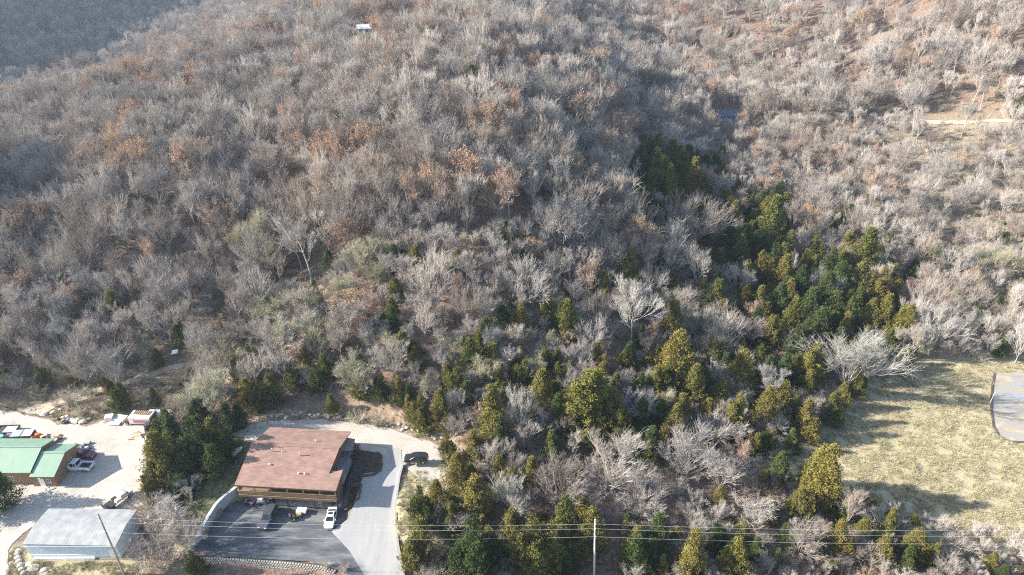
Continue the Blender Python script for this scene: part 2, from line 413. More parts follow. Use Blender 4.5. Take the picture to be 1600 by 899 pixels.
def scale_to(parts, H, W=None):
    """stretch so that the crown top reaches H and its half width is W"""
    c = parts[1][0]; top = np.percentile(c[:, 2], 99.7); half = np.percentile(np.hypot(c[:, 0], c[:, 1]), 96)
    k = H / top; kw = (W / half) if W else k; out = []
    for q in parts:
        if q is None: out.append(None); continue
        v = q[0].copy(); v[:, :2] *= kw; v[:, 2] *= k; out.append((v, q[1]))
    return out

M_BARK = rmat('bark', [(0.13, 0.11, 0.095), (0.26, 0.23, 0.205), (0.38, 0.345, 0.31)])
M_TWIG = rmat('twigs', [(0.27, 0.225, 0.195), (0.36, 0.32, 0.28), (0.46, 0.42, 0.38), (0.33, 0.305, 0.285)])
M_PALE = rmat('pale_twigs', [(0.36, 0.345, 0.315), (0.43, 0.41, 0.38)])
M_PALEB = rmat('pale_bark', [(0.34, 0.32, 0.29), (0.46, 0.44, 0.41)])
M_OLIVE = rmat('olive_twigs', [(0.33, 0.31, 0.21), (0.40, 0.385, 0.28)])
M_RUST = rmat('russet_leaves', [(0.36, 0.22, 0.13), (0.50, 0.33, 0.22), (0.38, 0.22, 0.15), (0.48, 0.31, 0.17)], trans=0.25)
M_CED = rmat('cedar_foliage', [(0.06, 0.085, 0.03), (0.11, 0.12, 0.036), (0.155, 0.145, 0.045), (0.175, 0.145, 0.045), (0.09, 0.12, 0.038)], trans=0.12, scale=0.9)
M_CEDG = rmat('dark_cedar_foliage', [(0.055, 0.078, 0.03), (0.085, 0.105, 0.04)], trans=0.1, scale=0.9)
M_CEDY = rmat('golden_cedar_foliage', [(0.165, 0.16, 0.045), (0.205, 0.17, 0.05)], trans=0.12, scale=0.9)
M_CTR = mat('cedar_bark', (0.16, 0.11, 0.08), var=0.3)

def mk(name, vf, m, smooth=False):
    me = mesh_np(name, vf[0], vf[1], smooth); me.materials.append(m); return me
BARE = {}     # kind -> list of (trunk mesh, crown mesh, leaf mesh, H, W)
def reg(kind, seed, TH, TW, tm, cm, lm=None, **kw):
    parts = scale_to(bare_tree(seed, **kw), TH, TW)
    BARE.setdefault(kind, []).append((mk('trunk', parts[0], tm, True), mk('crown', parts[1], cm), mk('leaves', parts[2], lm or M_RUST) if parts[2] else None, TH, TW))
for s in range(5): reg('grey', 10 + s, 13, 4.2, M_BARK, M_TWIG, H=13, spread=[4, 5, 6][s % 3], fork=0.28 + .08 * (s % 3), upright=0.5 + 0.3 * (s % 2), kids=(6, 4, 4, 3), twigs=3)
for s in range(4): reg('tall', 30 + s, 16, 3.4, M_BARK if s % 2 else M_PALEB, M_TWIG, H=16, spread=4 + s, fork=0.5, upright=0.7, kids=(5, 4, 4, 3), twigs=3)
for s in range(3): reg('broad', 40 + s, 12, 6.2, M_BARK, M_TWIG, H=11, spread=8, fork=0.14, upright=0.5, kids=(12, 4, 4, 3), twigs=2, rad=.26)
for s in range(3): reg('pale', 50 + s, 13, 5.0, M_PALEB, M_PALE, H=13, spread=[6, 5, 7][s], fork=[.2, .45, .15][s], upright=0.5, kids=(8, 4, 4, 3), twigs=4, rad=0.17)
for s in range(2): reg('olive', 60 + s, 11, 4.2, M_BARK, M_OLIVE, H=11, spread=5, fork=0.2, upright=0.7, kids=(8, 4, 4, 3), twigs=4)
for s in range(3): reg('russet', 70 + s, 12, 4.4, M_BARK, M_TWIG, H=12, spread=5, fork=0.3, upright=0.4, kids=(6, 4, 4, 3), twigs=2, leaves=2600, leaf_size=0.16)
def shrub(seed, H=3, W=2, stems=14):
    g = np.random.default_rng(seed); segs, P0, P1, RR = [], [], [], []
    for i in range(stems):
        az = g.uniform(0, 6.28); o = g.uniform(0.15, 1.0); p = np.array([g.normal(0, .25), g.normal(0, .25), -0.2])
        d = unit(np.array([math.cos(az) * o * W / H * 1.3, math.sin(az) * o * W / H * 1.3, 1.0])); L = H * g.uniform(0.6, 1.05); r = 0.03
        for k in range(3):
            q = p + d * L / 3; segs.append((*p, *q, r, r * .7)); r *= .7
            for t in range(12):
                e = unit(d + g.normal(0, .5, 3)); l = L * g.uniform(0.15, 0.42)
                m = p + (q - p) * g.uniform(0, 1); P0.append(m); P1.append(m + e * l); RR.append(0.013)
                m2 = m + e * l * .6; P0.append(m2); P1.append(m2 + unit(e + g.normal(0, .6, 3)) * l * .5); RR.append(0.010)
            p = q; d = unit(d + g.normal(0, .15, 3) - np.array([0, 0, .05]))
    return join([tubes(segs, 3), spikes(np.array(P0), np.array(P1), np.array(RR))])
M_BRUSH = rmat('brush_twigs', [(0.30, 0.24, 0.19), (0.42, 0.36, 0.30), (0.50, 0.44, 0.36), (0.36, 0.34, 0.22)])
SHRUB = [mk('stems', shrub(80 + s), M_BRUSH) for s in range(4)]
M_REDL = rmat('red_leaves', [(0.42, 0.06, 0.05), (0.5, 0.1, 0.07)], trans=0.2)

def cedar(seed, H=9.0, W=2.3, tufts=330, per=46, taper=0.75, size=0.105, ragged=.25, tips=0):
    """eastern red cedar: upswept sprays of small scale-leaf clumps round a hidden trunk"""
    g = np.random.default_rng(seed)
    ph = g.uniform(0, 6.28, 4); cs = []; br = []; nt_ = 1 + tips
    heads = [(0.0, 0.0, 1.0)] + [(g.normal(0, W * .45), g.normal(0, W * .45), g.uniform(.6, .9)) for _ in range(tips)]
    segs = [(hx * .3, hy * .3, -0.4, hx, hy, H * hh * 0.9, 0.15, 0.03) for hx, hy, hh in heads]
    for i in range(tufts):
        hx, hy, hh = heads[i % nt_]; t = g.uniform(0.04, 1.0) ** 0.85; z = H * hh * t
        prof = min(1.0, (t / 0.22) ** 0.6) * (1 - t) ** taper * 1.25 + 0.04
        az = g.uniform(0, 6.28)
        lob = 1 + ragged * math.sin(3 * az + ph[0] + 6 * t) + .6 * ragged * math.sin(7 * az + ph[1] - 13 * t)
        r = W * (1 if nt_ == 1 else .72) * prof * lob * g.uniform(0.6, 1.1)
        c = np.array([hx + math.cos(az) * r, hy + math.sin(az) * r, z]); out = unit(np.array([math.cos(az), math.sin(az), g.uniform(.6, 1.8)]))
        br.append((hx, hy, max(0.3, z - r * .7), *c, 0.03, 0.012))
        ln = (0.5 + 0.35 * prof) * H / 9
        u = g.uniform(-1, 1, per); th_ = 0.19 * H / 9 * np.clip(1.05 - .55 * u - .35 * (u < -.7), .2, 1.4)
        cs.append(c[None] + out[None] * (u * ln)[:, None] + g.normal(0, 1, (per, 3)) * th_[:, None])
    return tubes(segs, 6), join([leafcards(g, np.concatenate(cs), size)]), tubes(br, 3)
CEDS = []
for s, (H_, W_, tp, m, tips_, n_) in enumerate([(9, 2.3, .9, M_CED, 0, 330), (9, 2.0, 1.0, M_CED, 1, 380), (8, 2.7, .75, M_CED, 3, 520), (9, 2.2, .95, M_CEDG, 1, 380), (8, 2.7, .65, M_CEDG, 4, 560), (9, 2.3, .9, M_CEDY, 2, 460), (10, 1.9, 1.0, M_CED, 0, 320), (9, 2.4, .8, M_CEDY, 0, 380), (9, 2.1, .95, M_CEDG, 0, 330)]):
    t_, c_, b_ = cedar(200 + s, H_, W_, taper=tp, tips=tips_, tufts=n_, ragged=.2 + .05 * (s % 3))
    CEDS.append((mk('trunk', t_, M_CTR, True), mk('foliage', c_, m), mk('branches', b_, M_CTR), H_, W_))

# ---------------------------------------------------------------- forest placement
TREES = []      # dict(kind, proto, x, y, z, rz, sx, sz, px, py, depth)
def add_tree(kind, x, y, H, W, z=None, proto=None, lean=None):
    if z is None: z = hz(x, y)
    px, py, dep = Q(x, y, z + H * 0.55)
    TREES.append(dict(kind=kind, x=x, y=y, z=z, H=H, W=W, px=px, py=py, dep=dep, proto=proto, rz=random.uniform(0, 6.28)))
def at_pix(kind, px, py, hp, wp=None, proto=None):
    """a tree whose crown is centred on a pixel of the photograph and hp pixels tall"""
    x, y, z = G(px, py + hp * 0.46)
    dep = Q(x, y, z)[2]; th = math.atan2(CAMH - z, math.hypot(x, y))
    ratio = {'cedar': 0.52, 'grey': 0.75}.get(kind, 0.9)
    if kind == 'cedar': hp *= 1.2 if (px > 980 and py < 620) else 1.08
    if wp: W = wp / 2 * dep / FPX; H = max(1.0, (hp * dep / FPX - 0.6 * W * math.sin(th)) / math.cos(th))
    else: H = hp * dep / FPX / (math.cos(th) + 0.35 * ratio * math.sin(th)); W = H * ratio / 2
    add_tree(kind, x, y, H, W, z, proto)
CED_PIX = [(14,762,60),(1002,240,40),(1020,275,60),(1045,255,50),(1010,330,60),(1040,300,60),(1078,290,60),(1125,280,35),(1155,290,30),(979,421,60),(1130,380,64),(1195,365,80),
 (1038,440,40),(1180,480,50),(1215,440,60),(1240,455,60),(1255,420,50),(1280,465,60),(1230,505,60),(1200,420,60),(1312,396,50),(1340,405,70),(1330,450,60),(1365,455,60),
 (1300,450,60),(1370,500,60),(1404,515,60),(1390,465,44),(1350,500,50),(1270,520,60),(1312,520,50),(1235,545,60),(1262,575,60),(1215,590,60),(1300,555,40),(1255,490,60),(1292,495,60),
 (1160,440,50),(1185,395,50),(1150,400,50),(1265,395,45),(1225,395,50),(1195,530,55),(1175,510,45),(1330,480,50),(1345,535,40),(1380,540,40),(1210,480,55),(1095,300,40),(1060,325,40),(1000,360,40),(1025,240,44),(1015,300,50),(1060,270,50),(1030,345,46),(1000,255,40),(1140,350,50),(1160,385,50),(1180,430,56),(1120,415,40),(1225,470,50),(1095,340,36),(1290,420,50),(1215,375,40),(1170,355,40),(1085,260,36),(990,310,40),(1250,530,50),(1320,560,44),(1160,470,40),(270,665,50),(300,735,56),(238,765,46),(340,720,50),(1190,340,45),(1210,350,40),
 (815,500,50),(885,505,64),(875,500,50),(1050,575,84),(1020,605,50),(845,620,74),(820,590,50),(770,650,84),(915,632,96),(900,640,80),(962,650,64),(1045,510,60),(1078,610,60),(1150,590,64),(1145,652,64),
 (1190,640,64),(1250,655,60),(1180,570,50),(1216,625,54),(1060,645,54),(985,690,40),(1010,710,40),(1050,665,60),(860,700,50),(828,745,54),(745,790,80),(716,740,56),(660,792,58),(662,845,66),(684,775,44),
 (742,862,96),(830,855,86),(858,862,76),(921,836,72),(905,805,50),(880,822,80),(990,855,56),(1022,842,70),(1075,868,76),(1140,876,66),(1210,735,54),(1240,790,56),(1300,840,56),(1372,858,48),(1210,872,30),
 (660,645,50),(700,590,40),(735,560,56),(715,602,50),(640,640,40),(690,640,56),(740,700,50),(600,605,40),(780,695,50),(615,490,44),(198,620,44),(170,603,30),(245,620,28),(290,612,30),
 (70,590,36),(185,480,46),(140,540,36),(290,520,36),(350,520,36),(372,550,26),(375,580,50),(395,620,54),(430,610,50),(265,720,84),(318,700,88),(345,690,70),(285,690,80),(280,765,50),(328,650,60),(362,655,50),(250,745,50),
 (500,600,40),(560,600,50),(480,565,36),(460,592,46),(310,880,40),(520,632,30),(970,120,34),(1585,172,30),(1555,370,34),(1360,345,36),(1275,750,96),(1278,765,80),(1262,740,70),
 (805,470,36),(850,560,40),(930,560,44),(980,560,46),(1000,530,34),(1110,560,46),(1120,620,50),(1100,650,50),(870,590,44),(780,600,44),(760,520,44),(690,520,36),(650,560,36),(960,690,40),(930,700,44),(800,760,50),
 (1310,800,44),(1340,830,44),(1410,870,44),(1450,868,44),(1540,880,36),(1120,780,40),(1175,700,44),(1230,690,40),(560,560,34),(430,500,34),(120,590,26),(20,590,30),(250,560,30),(1330,600,40),(1290,640,50),(1310,620,44),(640,620,36),
 (700,800,60),(765,860,60),(990,872,60),(1110,840,44),(1175,860,40),(800,830,60),(780,740,50),(700,700,40),(940,590,44),(1000,650,50),(1200,690,40),(1040,600,50),(870,650,60),(1255,620,44),(1235,640,50)]
YEL = {(915,632),(900,640),(979,421),(1263,575),(1404,515),(745,790),(660,790),(1075,868),(1140,876),(1275,750),(1278,765),(1050,575),(1145,652),(1150,590),(828,745),(858,862),(905,805),(930,862),(1312,396),(1312,520),(262,740),(1262,740),(1020,605),(1262,575)}
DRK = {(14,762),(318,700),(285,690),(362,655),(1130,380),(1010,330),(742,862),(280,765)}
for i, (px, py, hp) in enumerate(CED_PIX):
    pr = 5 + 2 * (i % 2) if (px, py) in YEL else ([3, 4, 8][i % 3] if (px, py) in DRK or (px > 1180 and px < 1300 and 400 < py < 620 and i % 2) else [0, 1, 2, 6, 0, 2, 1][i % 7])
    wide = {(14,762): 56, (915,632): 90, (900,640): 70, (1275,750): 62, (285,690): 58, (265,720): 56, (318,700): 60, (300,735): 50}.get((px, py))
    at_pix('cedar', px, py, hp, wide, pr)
BARE_PIX = [('broad',1065,350,100,116),('pale',1318,560,120,136),('pale',1450,512,84,80),('tall',488,395,120,90),('pale',325,540,80,56),('olive',335,618,90,70),('pale',110,530,80,40),('broad',820,440,84,90),
 ('pale',985,495,110,80),('broad',955,720,100,120),('broad',1070,712,90,100),('broad',868,755,90,90),('pale',800,785,76,76),('grey',1000,635,56,70),('grey',1085,240,44,60),('broad',895,118,60,70),
 ('pale',1212,738,40,36),('grey',1322,800,76,50),('broad',680,430,90,80),('grey',720,805,60,60),('tall',1412,205,76,30),('pale',1585,530,84,60),('grey',715,810,60,60),('broad',1000,780,70,100),('grey',1120,750,70,60),
 ('broad',1265,320,60,70),('pale',1150,440,60,50),('grey',1170,520,60,50),('olive',560,590,76,60),('olive',440,480,64,70),('russet',808,112,44,60),('russet',470,560,44,44),('russet',555,470,60,80),('russet',1115,430,40,24),
 ('russet',1172,490,44,34),('russet',300,155,34,34),('russet',272,66,24,30),('russet',75,155,34,40),('russet',715,30,30,34),('russet',778,580,34,22),('russet',788,588,34,22),('russet',848,190,34,40),('russet',1075,120,30,34),
 ('russet',985,75,28,30),('russet',376,48,24,20),('broad',1340,255,50,60),('broad',1210,260,50,50),('pale',1180,285,50,50),('broad',1230,540,50,56),('pale',1500,190,60,24),('pale',1285,120,44,24),('grey',1140,680,50,60),
 ('grey',275,800,56,66),('grey',230,860,56,60),('broad',300,830,60,70),('grey',250,790,50,60),('grey',1180,800,56,80),('grey',1480,850,44,60),('grey',1580,860,50,60),('grey',1440,820,36,40),('grey',1250,850,60,70)]
for a in BARE_PIX: at_pix(a[0], a[1], a[2], a[3], a[4])
NEX = len(TREES)

# no trees grow in these outlines of the photograph (ground positions)
KEEP = [ (YARD, 2.5), (LOT, 2.0), (TERR, 1.5), (DRIVE, 3.0), ([(-60,110),(-44,118),(-30,115),(-15,109),(-10,103),(-11,94),(-14,84),(-20,78),(-58,78),(-56,92),(-62,100)], 0.5),
  (COURT, 2.0), (FIELD, 0.5), ([(-120,60),(-60,60),(-60,77),(-120,77)], 2.0), ([(-62,60),(-18,60),(-16,74),(-62,78)], 1.0),
  ([(-12,80),(-9,92),(-11,102),(-20,102),(-20,80)], 0.5) ]
BARER = [BANKD, CLEAR]
BLD = [(G(571,52), 7, 16, 5), (G(1134,188), 9, 16, 6), (G(1618,132), 8, 16, 6), (G(275,558), 4, 6, 2), (G(348,500), 3, 8, 1), ((-60, 72, 0), 9, 6, 8), ((13.9, 75.3, 0), 3.6, 14, 2.4)]
PROAD = [G(*a)[:2] for a in [(1360,180),(1650,178),(1650,197),(1360,197)]]
def blocked(x, y):
    b = polydist(x, y, PROAD) < 1.0
    for (bx_, by_, _z), w_, f_, k_ in BLD: b |= (np.abs(x - bx_) < w_) & (y > by_ - f_) & (y < by_ + k_)
    for pl, mdist in KEEP: b |= polydist(x, y, pl) < mdist
    return b
def scatter(sp_near, sp_far, y0, y1, xlim, jitter=0.42):
    out = []
    y = y0
    while y < y1:
        sp = sp_near + (sp_far - sp_near) * min(1, max(0, (y - 150) / 350)); x = -xlim(y)
        while x < xlim(y):
            out.append((x + random.uniform(-jitter, jitter) * sp, y + random.uniform(-jitter, jitter) * sp)); x += sp
        y += sp * 0.9
    return np.array(out)
pts_ = scatter(5.4, 9.2, 62, 900, lambda y: 60 + y * 0.86)
zz_ = h(pts_[:, 0], pts_[:, 1]); bl_ = blocked(pts_[:, 0], pts_[:, 1])
inclear = inpoly(pts_[:, 0], pts_[:, 1], CLEAR); inbank = inpoly(pts_[:, 0], pts_[:, 1], BANKD)
ex_ = np.array([(t['x'], t['y'], t['W']) for t in TREES])
for (x, y), z, b, ic, ib in zip(pts_, zz_, bl_, inclear, inbank):
    if b: continue
    px, py, dep = Q(x, y, z + 6)
    if dep < 20 or px < -160 or px > 1780 or py < -260 or py > 1010: continue
    if ic and random.random() < 0.3: continue
    if ib and random.random() < 0.93: continue
    dd = np.hypot(ex_[:, 0] - x, ex_[:, 1] - y)
    if (dd < ex_[:, 2] * 0.75 + 1.0).any(): continue
    if ((np.abs(ex_[:, 0] - x) < ex_[:, 2] + 1.2) & (ex_[:, 1] - y > 0) & (ex_[:, 1] - y < 9)).any() and random.random() < (0.93 if 980 < px < 1430 and 230 < py < 640 else 0.72): continue
    near = (y < 158)
    nz = mnoise.noise(Vector((x * 0.012, y * 0.012, 3.1)))
    right = px > 1100 and 180 < py < 560
    gap_ = mnoise.noise(Vector((x * 0.035, y * 0.035, 9.1)))
    if py < 460 and random.random() < (0.06 + 0.5 * max(0, gap_) if px > 600 or py < 300 else 0.02): continue          # gaps where the litter shows
    if near and px > 560: H = random.uniform(6.5, 12)
    elif near: H = random.uniform(8.5, 14.5)
    elif right: H = random.uniform(7, 12.5)
    else: H = random.uniform(11, 18)
    if y < 98: H = random.uniform(4, 7.5)
    r = random.random()
    pc = 0.03                                               # chance of a cedar
    if near and px > 560 and px < 1250: pc = 0.22
    elif 1180 < px < 1400 and 380 < py < 640: pc = 0.55
    elif near and px < 560: pc = 0.12
    elif 380 < py < 560 and 380 < px < 1180: pc = 0.14
    elif py < 380: pc = 0.004
    if px > 1250 and y < 110: pc = 0.2
    if y < 100 and px < 1250: pc = 0.16
    if r < pc: add_tree('cedar', x, y, random.uniform(5.0, 9.5), random.uniform(1.6, 2.8), z, random.choice([0, 1, 2, 3, 4, 5, 6, 8])); continue
    if (985 < px < 1110 and 235 < py < 375 and r < .75) or (1095 < px < 1230 and 320 < py < 500 and r < .62): add_tree('cedar', x, y, random.uniform(7.5, 11), random.uniform(2.0, 3.0), z, random.choice([0, 1, 2, 3, 4, 5, 6, 8])); continue
    k = random.random()
    if 380 < py < 620 and px < 900 and k < 0.16 and x > -80: kind = 'olive'
    elif k < 0.085 + max(0, nz) * 0.10 and py < 540: kind = 'russet'
    elif k < 0.10: kind = 'pale' if (near or right) else 'grey'
    elif k < 0.36: kind = 'broad'
    elif k < 0.66 and py < 470: kind = 'tall'
    else: kind = 'grey'
    W = {'grey': .31, 'tall': .235, 'broad': .42, 'pale': .36, 'olive': .36, 'russet': .31}[kind] * H * random.uniform(0.85, 1.2)
    add_tree(kind, x, y, H, W, z)
# smaller trees of the second storey fill the lower slope and the mixed wood
p2_ = scatter(3.1, 4.2, 64, 245, lambda y: 60 + y * 0.86); z2_ = h(p2_[:, 0], p2_[:, 1]); b2_ = blocked(p2_[:, 0], p2_[:, 1])
tx = np.array([t['x'] for t in TREES]); ty = np.array([t['y'] for t in TREES]); tw_ = np.array([t['W'] for t in TREES]); n_ok = 0
for (x, y), z, b in zip(p2_, z2_, b2_):
    if b: continue
    px, py, dep = Q(x, y, z + 4)
    if px < -40 or px > 1640 or py > 960 or inpoly(np.array([x]), np.array([y]), BANKD)[0] or inpoly(np.array([x]), np.array([y]), CLEAR)[0]: continue
    dd = np.hypot(tx - x, ty - y); belt = (1150 < px < 1410 and 370 < py < 620) or (980 < px < 1130 and 235 < py < 370) or (1095 < px < 1230 and 310 < py < 520)
    if belt and ((np.abs(ex_[:, 0] - x) < ex_[:, 2]) & (ex_[:, 1] - y > 0) & (ex_[:, 1] - y < 7)).any(): continue
    if (dd < 1.3 + tw_ * (0.45 if y < 160 else 0.7)).any(): continue
    r = random.random(); H = random.uniform(4.5, 8.5) if y < 160 else random.uniform(6.5, 12)
    if y < 98: H *= 0.72
    if r < (0.6 if belt else 0.22 if px > 560 and y < 165 else 0.05): kind, W, pr = 'cedar', H * random.uniform(.24, .33), random.choice([0, 1, 2, 3, 5, 6, 8])
    else:
        kind = 'olive' if r < .36 and 380 < py < 640 else ('russet' if r > .93 else random.choice(['grey', 'grey', 'broad', 'tall', 'pale'] if y < 165 else ['grey', 'tall', 'broad'])); pr = None
        W = {'grey': .33, 'tall': .25, 'broad': .46, 'pale': .36, 'olive': .38, 'russet': .34}[kind] * H
    add_tree(kind, x, y, H, W, z, pr); n_ok += 1
    tx = np.append(tx, x); ty = np.append(ty, y); tw_ = np.append(tw_, W)
# keep the sight lines to the three far buildings and the small panel open
KILL = []
for (bx_, by_, bz_), half in ((G(571, 52), 11), (G(1134, 188), 17), (G(1618, 132), 20), (G(275, 558), 9)):
    cx, cy, _d = Q(bx_, by_, bz_)
    for t in TREES:
        if t['y'] < by_ + 3 and abs(t['px'] - cx) < half + t['W'] / t['dep'] * FPX * .6:
            top = Q(t['x'], t['y'], t['z'] + t['H'])[1]; base = Q(t['x'], t['y'], t['z'])[1]
            if top < cy - 3 and base > cy - 25:
                need = (base - cy + 3) / max(1, base - top)
                if need * t['H'] < 3.5: KILL.append(id(t))
                else: t['H'] *= need; t['W'] *= max(.6, need)
TREES = [t for t in TREES if id(t) not in KILL]
print('second storey', n_ok, 'cleared', len(KILL))
print('trees', len(TREES), 'explicit', NEX)

def kindname(k): return {'cedar': 'cedar_tree', 'russet': 'russet_tree'}.get(k, 'bare_tree')
def infr(t): return -20 < t['px'] < 1620 and -20 < t['py'] < 930
bykind = {}
for t in TREES: bykind.setdefault(kindname(t['kind']), []).append(t)
REST = []; KEEPT = []
for k, L in bykind.items():
    L.sort(key=lambda t: -(t['H'] / t['dep'] if infr(t) else 0))
    KEEPT += [t for t in L[:292] if infr(t)]; REST += [t for t in L[:292] if not infr(t)] + L[292:]
print('kept', len(KEEPT), 'rest', len(REST))
# words that single a tree out: its look, the landmark it stands by, and its place in that row
LM = [(110,560,'behind the dirt bank'),(330,560,'around the small white panel'),(270,720,'left of the brown roof'),(270,830,'beside the grey metal roof'),
 (520,600,'just uphill of the red-brown roof'),(690,640,'above the black vehicle'),(700,800,'along the concrete driveway'),(830,850,'under wires left of the pale pole'),(1020,850,'under wires right of the pale pole'),
 (1180,860,'under wires before the field'),(1430,870,'on the field\'s near edge'),(900,740,'beyond the wires'),(1070,740,'in the grey thicket'),(1230,740,'at the field\'s left edge'),
 (900,620,'in the mixed wood below the slope'),(1100,600,'in the mixed wood left of the field'),(1290,560,'where the cedars meet the field'),(1480,520,'behind the dry field'),(1270,450,'in the dark cedar belt'),(1060,350,'around the huge tan tree'),
 (1040,270,'at the top of the cedar belt'),(1430,400,'in grey brush above the field'),(1450,250,'below the far dirt road'),(1450,120,'on the sunlit far slope'),(1150,200,'near the blue metal shed'),(800,480,'low on the russet slope'),
 (620,470,'on the greenish lower slope'),(440,450,'in the shaded hollow'),(200,450,'in the shaded slope foot'),(150,300,'on the hill\'s left shoulder'),(450,250,'on the upper left hillside'),(750,250,'on the russet hillside'),(850,120,'near the large orange crown'),(560,60,'near the small ridge cabin'),(200,120,'along the ridge line')]
LOOK = {'grey': 'grey bare tree', 'tall': 'tall slender bare tree', 'broad': 'wide grey bare tree', 'pale': 'whitish bare tree', 'olive': 'greenish bare tree', 'russet': 'russet leaved tree'}
def look(t):
    if t['kind'] == 'cedar': return {0: 'olive cedar', 1: 'slim olive cedar', 2: 'round olive cedar', 3: 'dark green cedar', 4: 'bushy dark cedar', 5: 'golden green cedar', 6: 'pointed olive cedar', 7: 'broad golden cedar', 8: 'slim dark cedar'}[t['proto']]
    return LOOK[t['kind']]
def ordn(i): return ['leftmost', 'second from left', 'third from left', 'fourth from left', 'fifth from left', 'sixth from left', 'seventh from left', 'eighth from left', 'ninth from left', 'tenth from left', 'eleventh from left', 'twelfth from left'][i] if i < 12 else '%dth from left' % (i + 1)
gr = {}
for t in KEEPT:
    k = min(range(len(LM)), key=lambda i: (LM[i][0] - t['px']) ** 2 + (LM[i][1] - t['py']) ** 2)
    gr.setdefault((k, look(t)), []).append(t)
for (k, lk), L in gr.items():
    rows = [L]
    if len(L) > 6:
        L.sort(key=lambda t: t['py']); m = len(L) // 2; rows = [L[:m], L[m:]]
    for ri, row in enumerate(rows):
        row.sort(key=lambda t: t['px'])
        rn = '' if len(rows) == 1 else (' in upper row' if ri == 0 else ' in lower row')
        for i, t in enumerate(row):
            t['label'] = (lk if len(row) == 1 and not rn else lk + ', ' + ordn(i) + rn + ',') + ' ' + LM[k][2]
GRP = {'bare_tree': 'bare trees of the wood', 'cedar_tree': 'cedars of the wood', 'russet_tree': 'trees holding russet leaves'}
rr = random.Random(5)
def place_tree(t, shr=None):
    nm = kindname(t['kind'])
    root = empty(nm, (t['x'], t['y'], t['z']), t['rz'])
    if t['kind'] == 'cedar':
        a, b, c_, H0, W0 = CEDS[t['proto']]; parts = (('trunk', a), ('foliage', b), ('branches', c_))
    else:
        L = BARE[t['kind']]; a, b, c_, H0, W0 = L[rr.randrange(len(L)) if t['proto'] is None else t['proto']]
        parts = (('trunk', a), ('crown', b)) + ((('leaves', c_),) if c_ else ())
    s, sz = t['W'] / W0, t['H'] / H0
    root.scale = (s, s, sz)
    for n_, me in parts:
        o_ = meshobj(n_, me, root)
        if n_ == 'branches': o_['kind'] = 'stuff'
    tag(root, t['label'], 'tree', GRP[nm])
    return root
for t in KEEPT: place_tree(t)

# the rest of the wood: one object, its trees instanced on points
lib = bpy.data.collections.new('woodland_kinds')      # not linked to the scene
KORD = []; 
def libadd(kind, i, meshes, H0, W0):
    Vs, Fs, ms, o = [], [], [], 0
    me = bpy.data.meshes.new('lib'); bm = bmesh.new()
    for m_ in meshes:
        n0 = len(bm.faces); bm.from_mesh(m_); bm.faces.ensure_lookup_table()
        for f in bm.faces[n0:]: f.material_index = len(ms)
        ms.append(m_.materials[0])
    bm.to_mesh(me); bm.free()
    for m_ in ms: me.materials.append(m_)
    ob = bpy.data.objects.new('kind_%03d' % len(KORD), me); lib.objects.link(ob); KORD.append((kind, i, H0, W0))
for kind, L in BARE.items():
    for i, (a, b, c_, H0, W0) in enumerate(L): libadd(kind, i, [a, b] + ([c_] if c_ else []), H0, W0)
for i, (a, b, c_, H0, W0) in enumerate(CEDS): libadd('cedar', i, [a, b], H0, W0)
for i, m_ in enumerate(SHRUB): libadd('shrub', i, [m_], 3, 2)
def instancer(name, P_, idx, rot, scl, label, library):
    me = bpy.data.meshes.new(name); me.vertices.add(len(P_)); me.vertices.foreach_set('co', np.asarray(P_, np.float32).ravel())
    a = me.attributes.new('kind', 'INT', 'POINT'); a.data.foreach_set('value', np.asarray(idx, np.int32))
    a = me.attributes.new('turn', 'FLOAT_VECTOR', 'POINT'); a.data.foreach_set('vector', np.asarray(rot, np.float32).ravel())
    a = me.attributes.new('size', 'FLOAT_VECTOR', 'POINT'); a.data.foreach_set('vector', np.asarray(scl, np.float32).ravel())
    ob = meshobj(name, me)
    ng = bpy.data.node_groups.new(name, 'GeometryNodeTree')
    ng.interface.new_socket('Geometry', in_out='INPUT', socket_type='NodeSocketGeometry'); ng.interface.new_socket('Geometry', in_out='OUTPUT', socket_type='NodeSocketGeometry')
    N = ng.nodes.new; L = ng.links.new
    gi = N('NodeGroupInput'); go = N('NodeGroupOutput'); ip = N('GeometryNodeInstanceOnPoints'); ci = N('GeometryNodeCollectionInfo')
    ci.inputs[0].default_value = library; ci.inputs['Separate Children'].default_value = True; ci.inputs['Reset Children'].default_value = True
    def at(nm, ty):
        k = N('GeometryNodeInputNamedAttribute'); k.data_type = ty; k.inputs[0].default_value = nm; return k.outputs[0]
    L(gi.outputs[0], ip.inputs['Points']); L(ci.outputs[0], ip.inputs['Instance']); ip.inputs['Pick Instance'].default_value = True
    L(at('kind', 'INT'), ip.inputs['Instance Index']); L(at('turn', 'FLOAT_VECTOR'), ip.inputs['Rotation']); L(at('size', 'FLOAT_VECTOR'), ip.inputs['Scale'])
    L(ip.outputs[0], go.inputs[0])
    md = ob.modifiers.new('scatter', 'NODES'); md.node_group = ng
    tag(ob, label, None, None, 'stuff')
    return ob
KI = {}
for i, (k, j, H0, W0) in enumerate(KORD): KI.setdefault(k, []).append(i)
P_, I_, R_, S_ = [], [], [], []
for t in REST:
    L = KI[t['kind']]; i = L[t['proto'] if t['proto'] is not None else rr.randrange(len(L))]; k, j, H0, W0 = KORD[i]
    P_.append((t['x'], t['y'], t['z'])); I_.append(i); R_.append((0, 0, t['rz'])); s = t['W'] / W0; S_.append((s, s, t['H'] / H0))
instancer('woodland', P_, I_, R_, S_, 'leafless grey and russet woodland covering the far hillsides and ridge', lib)
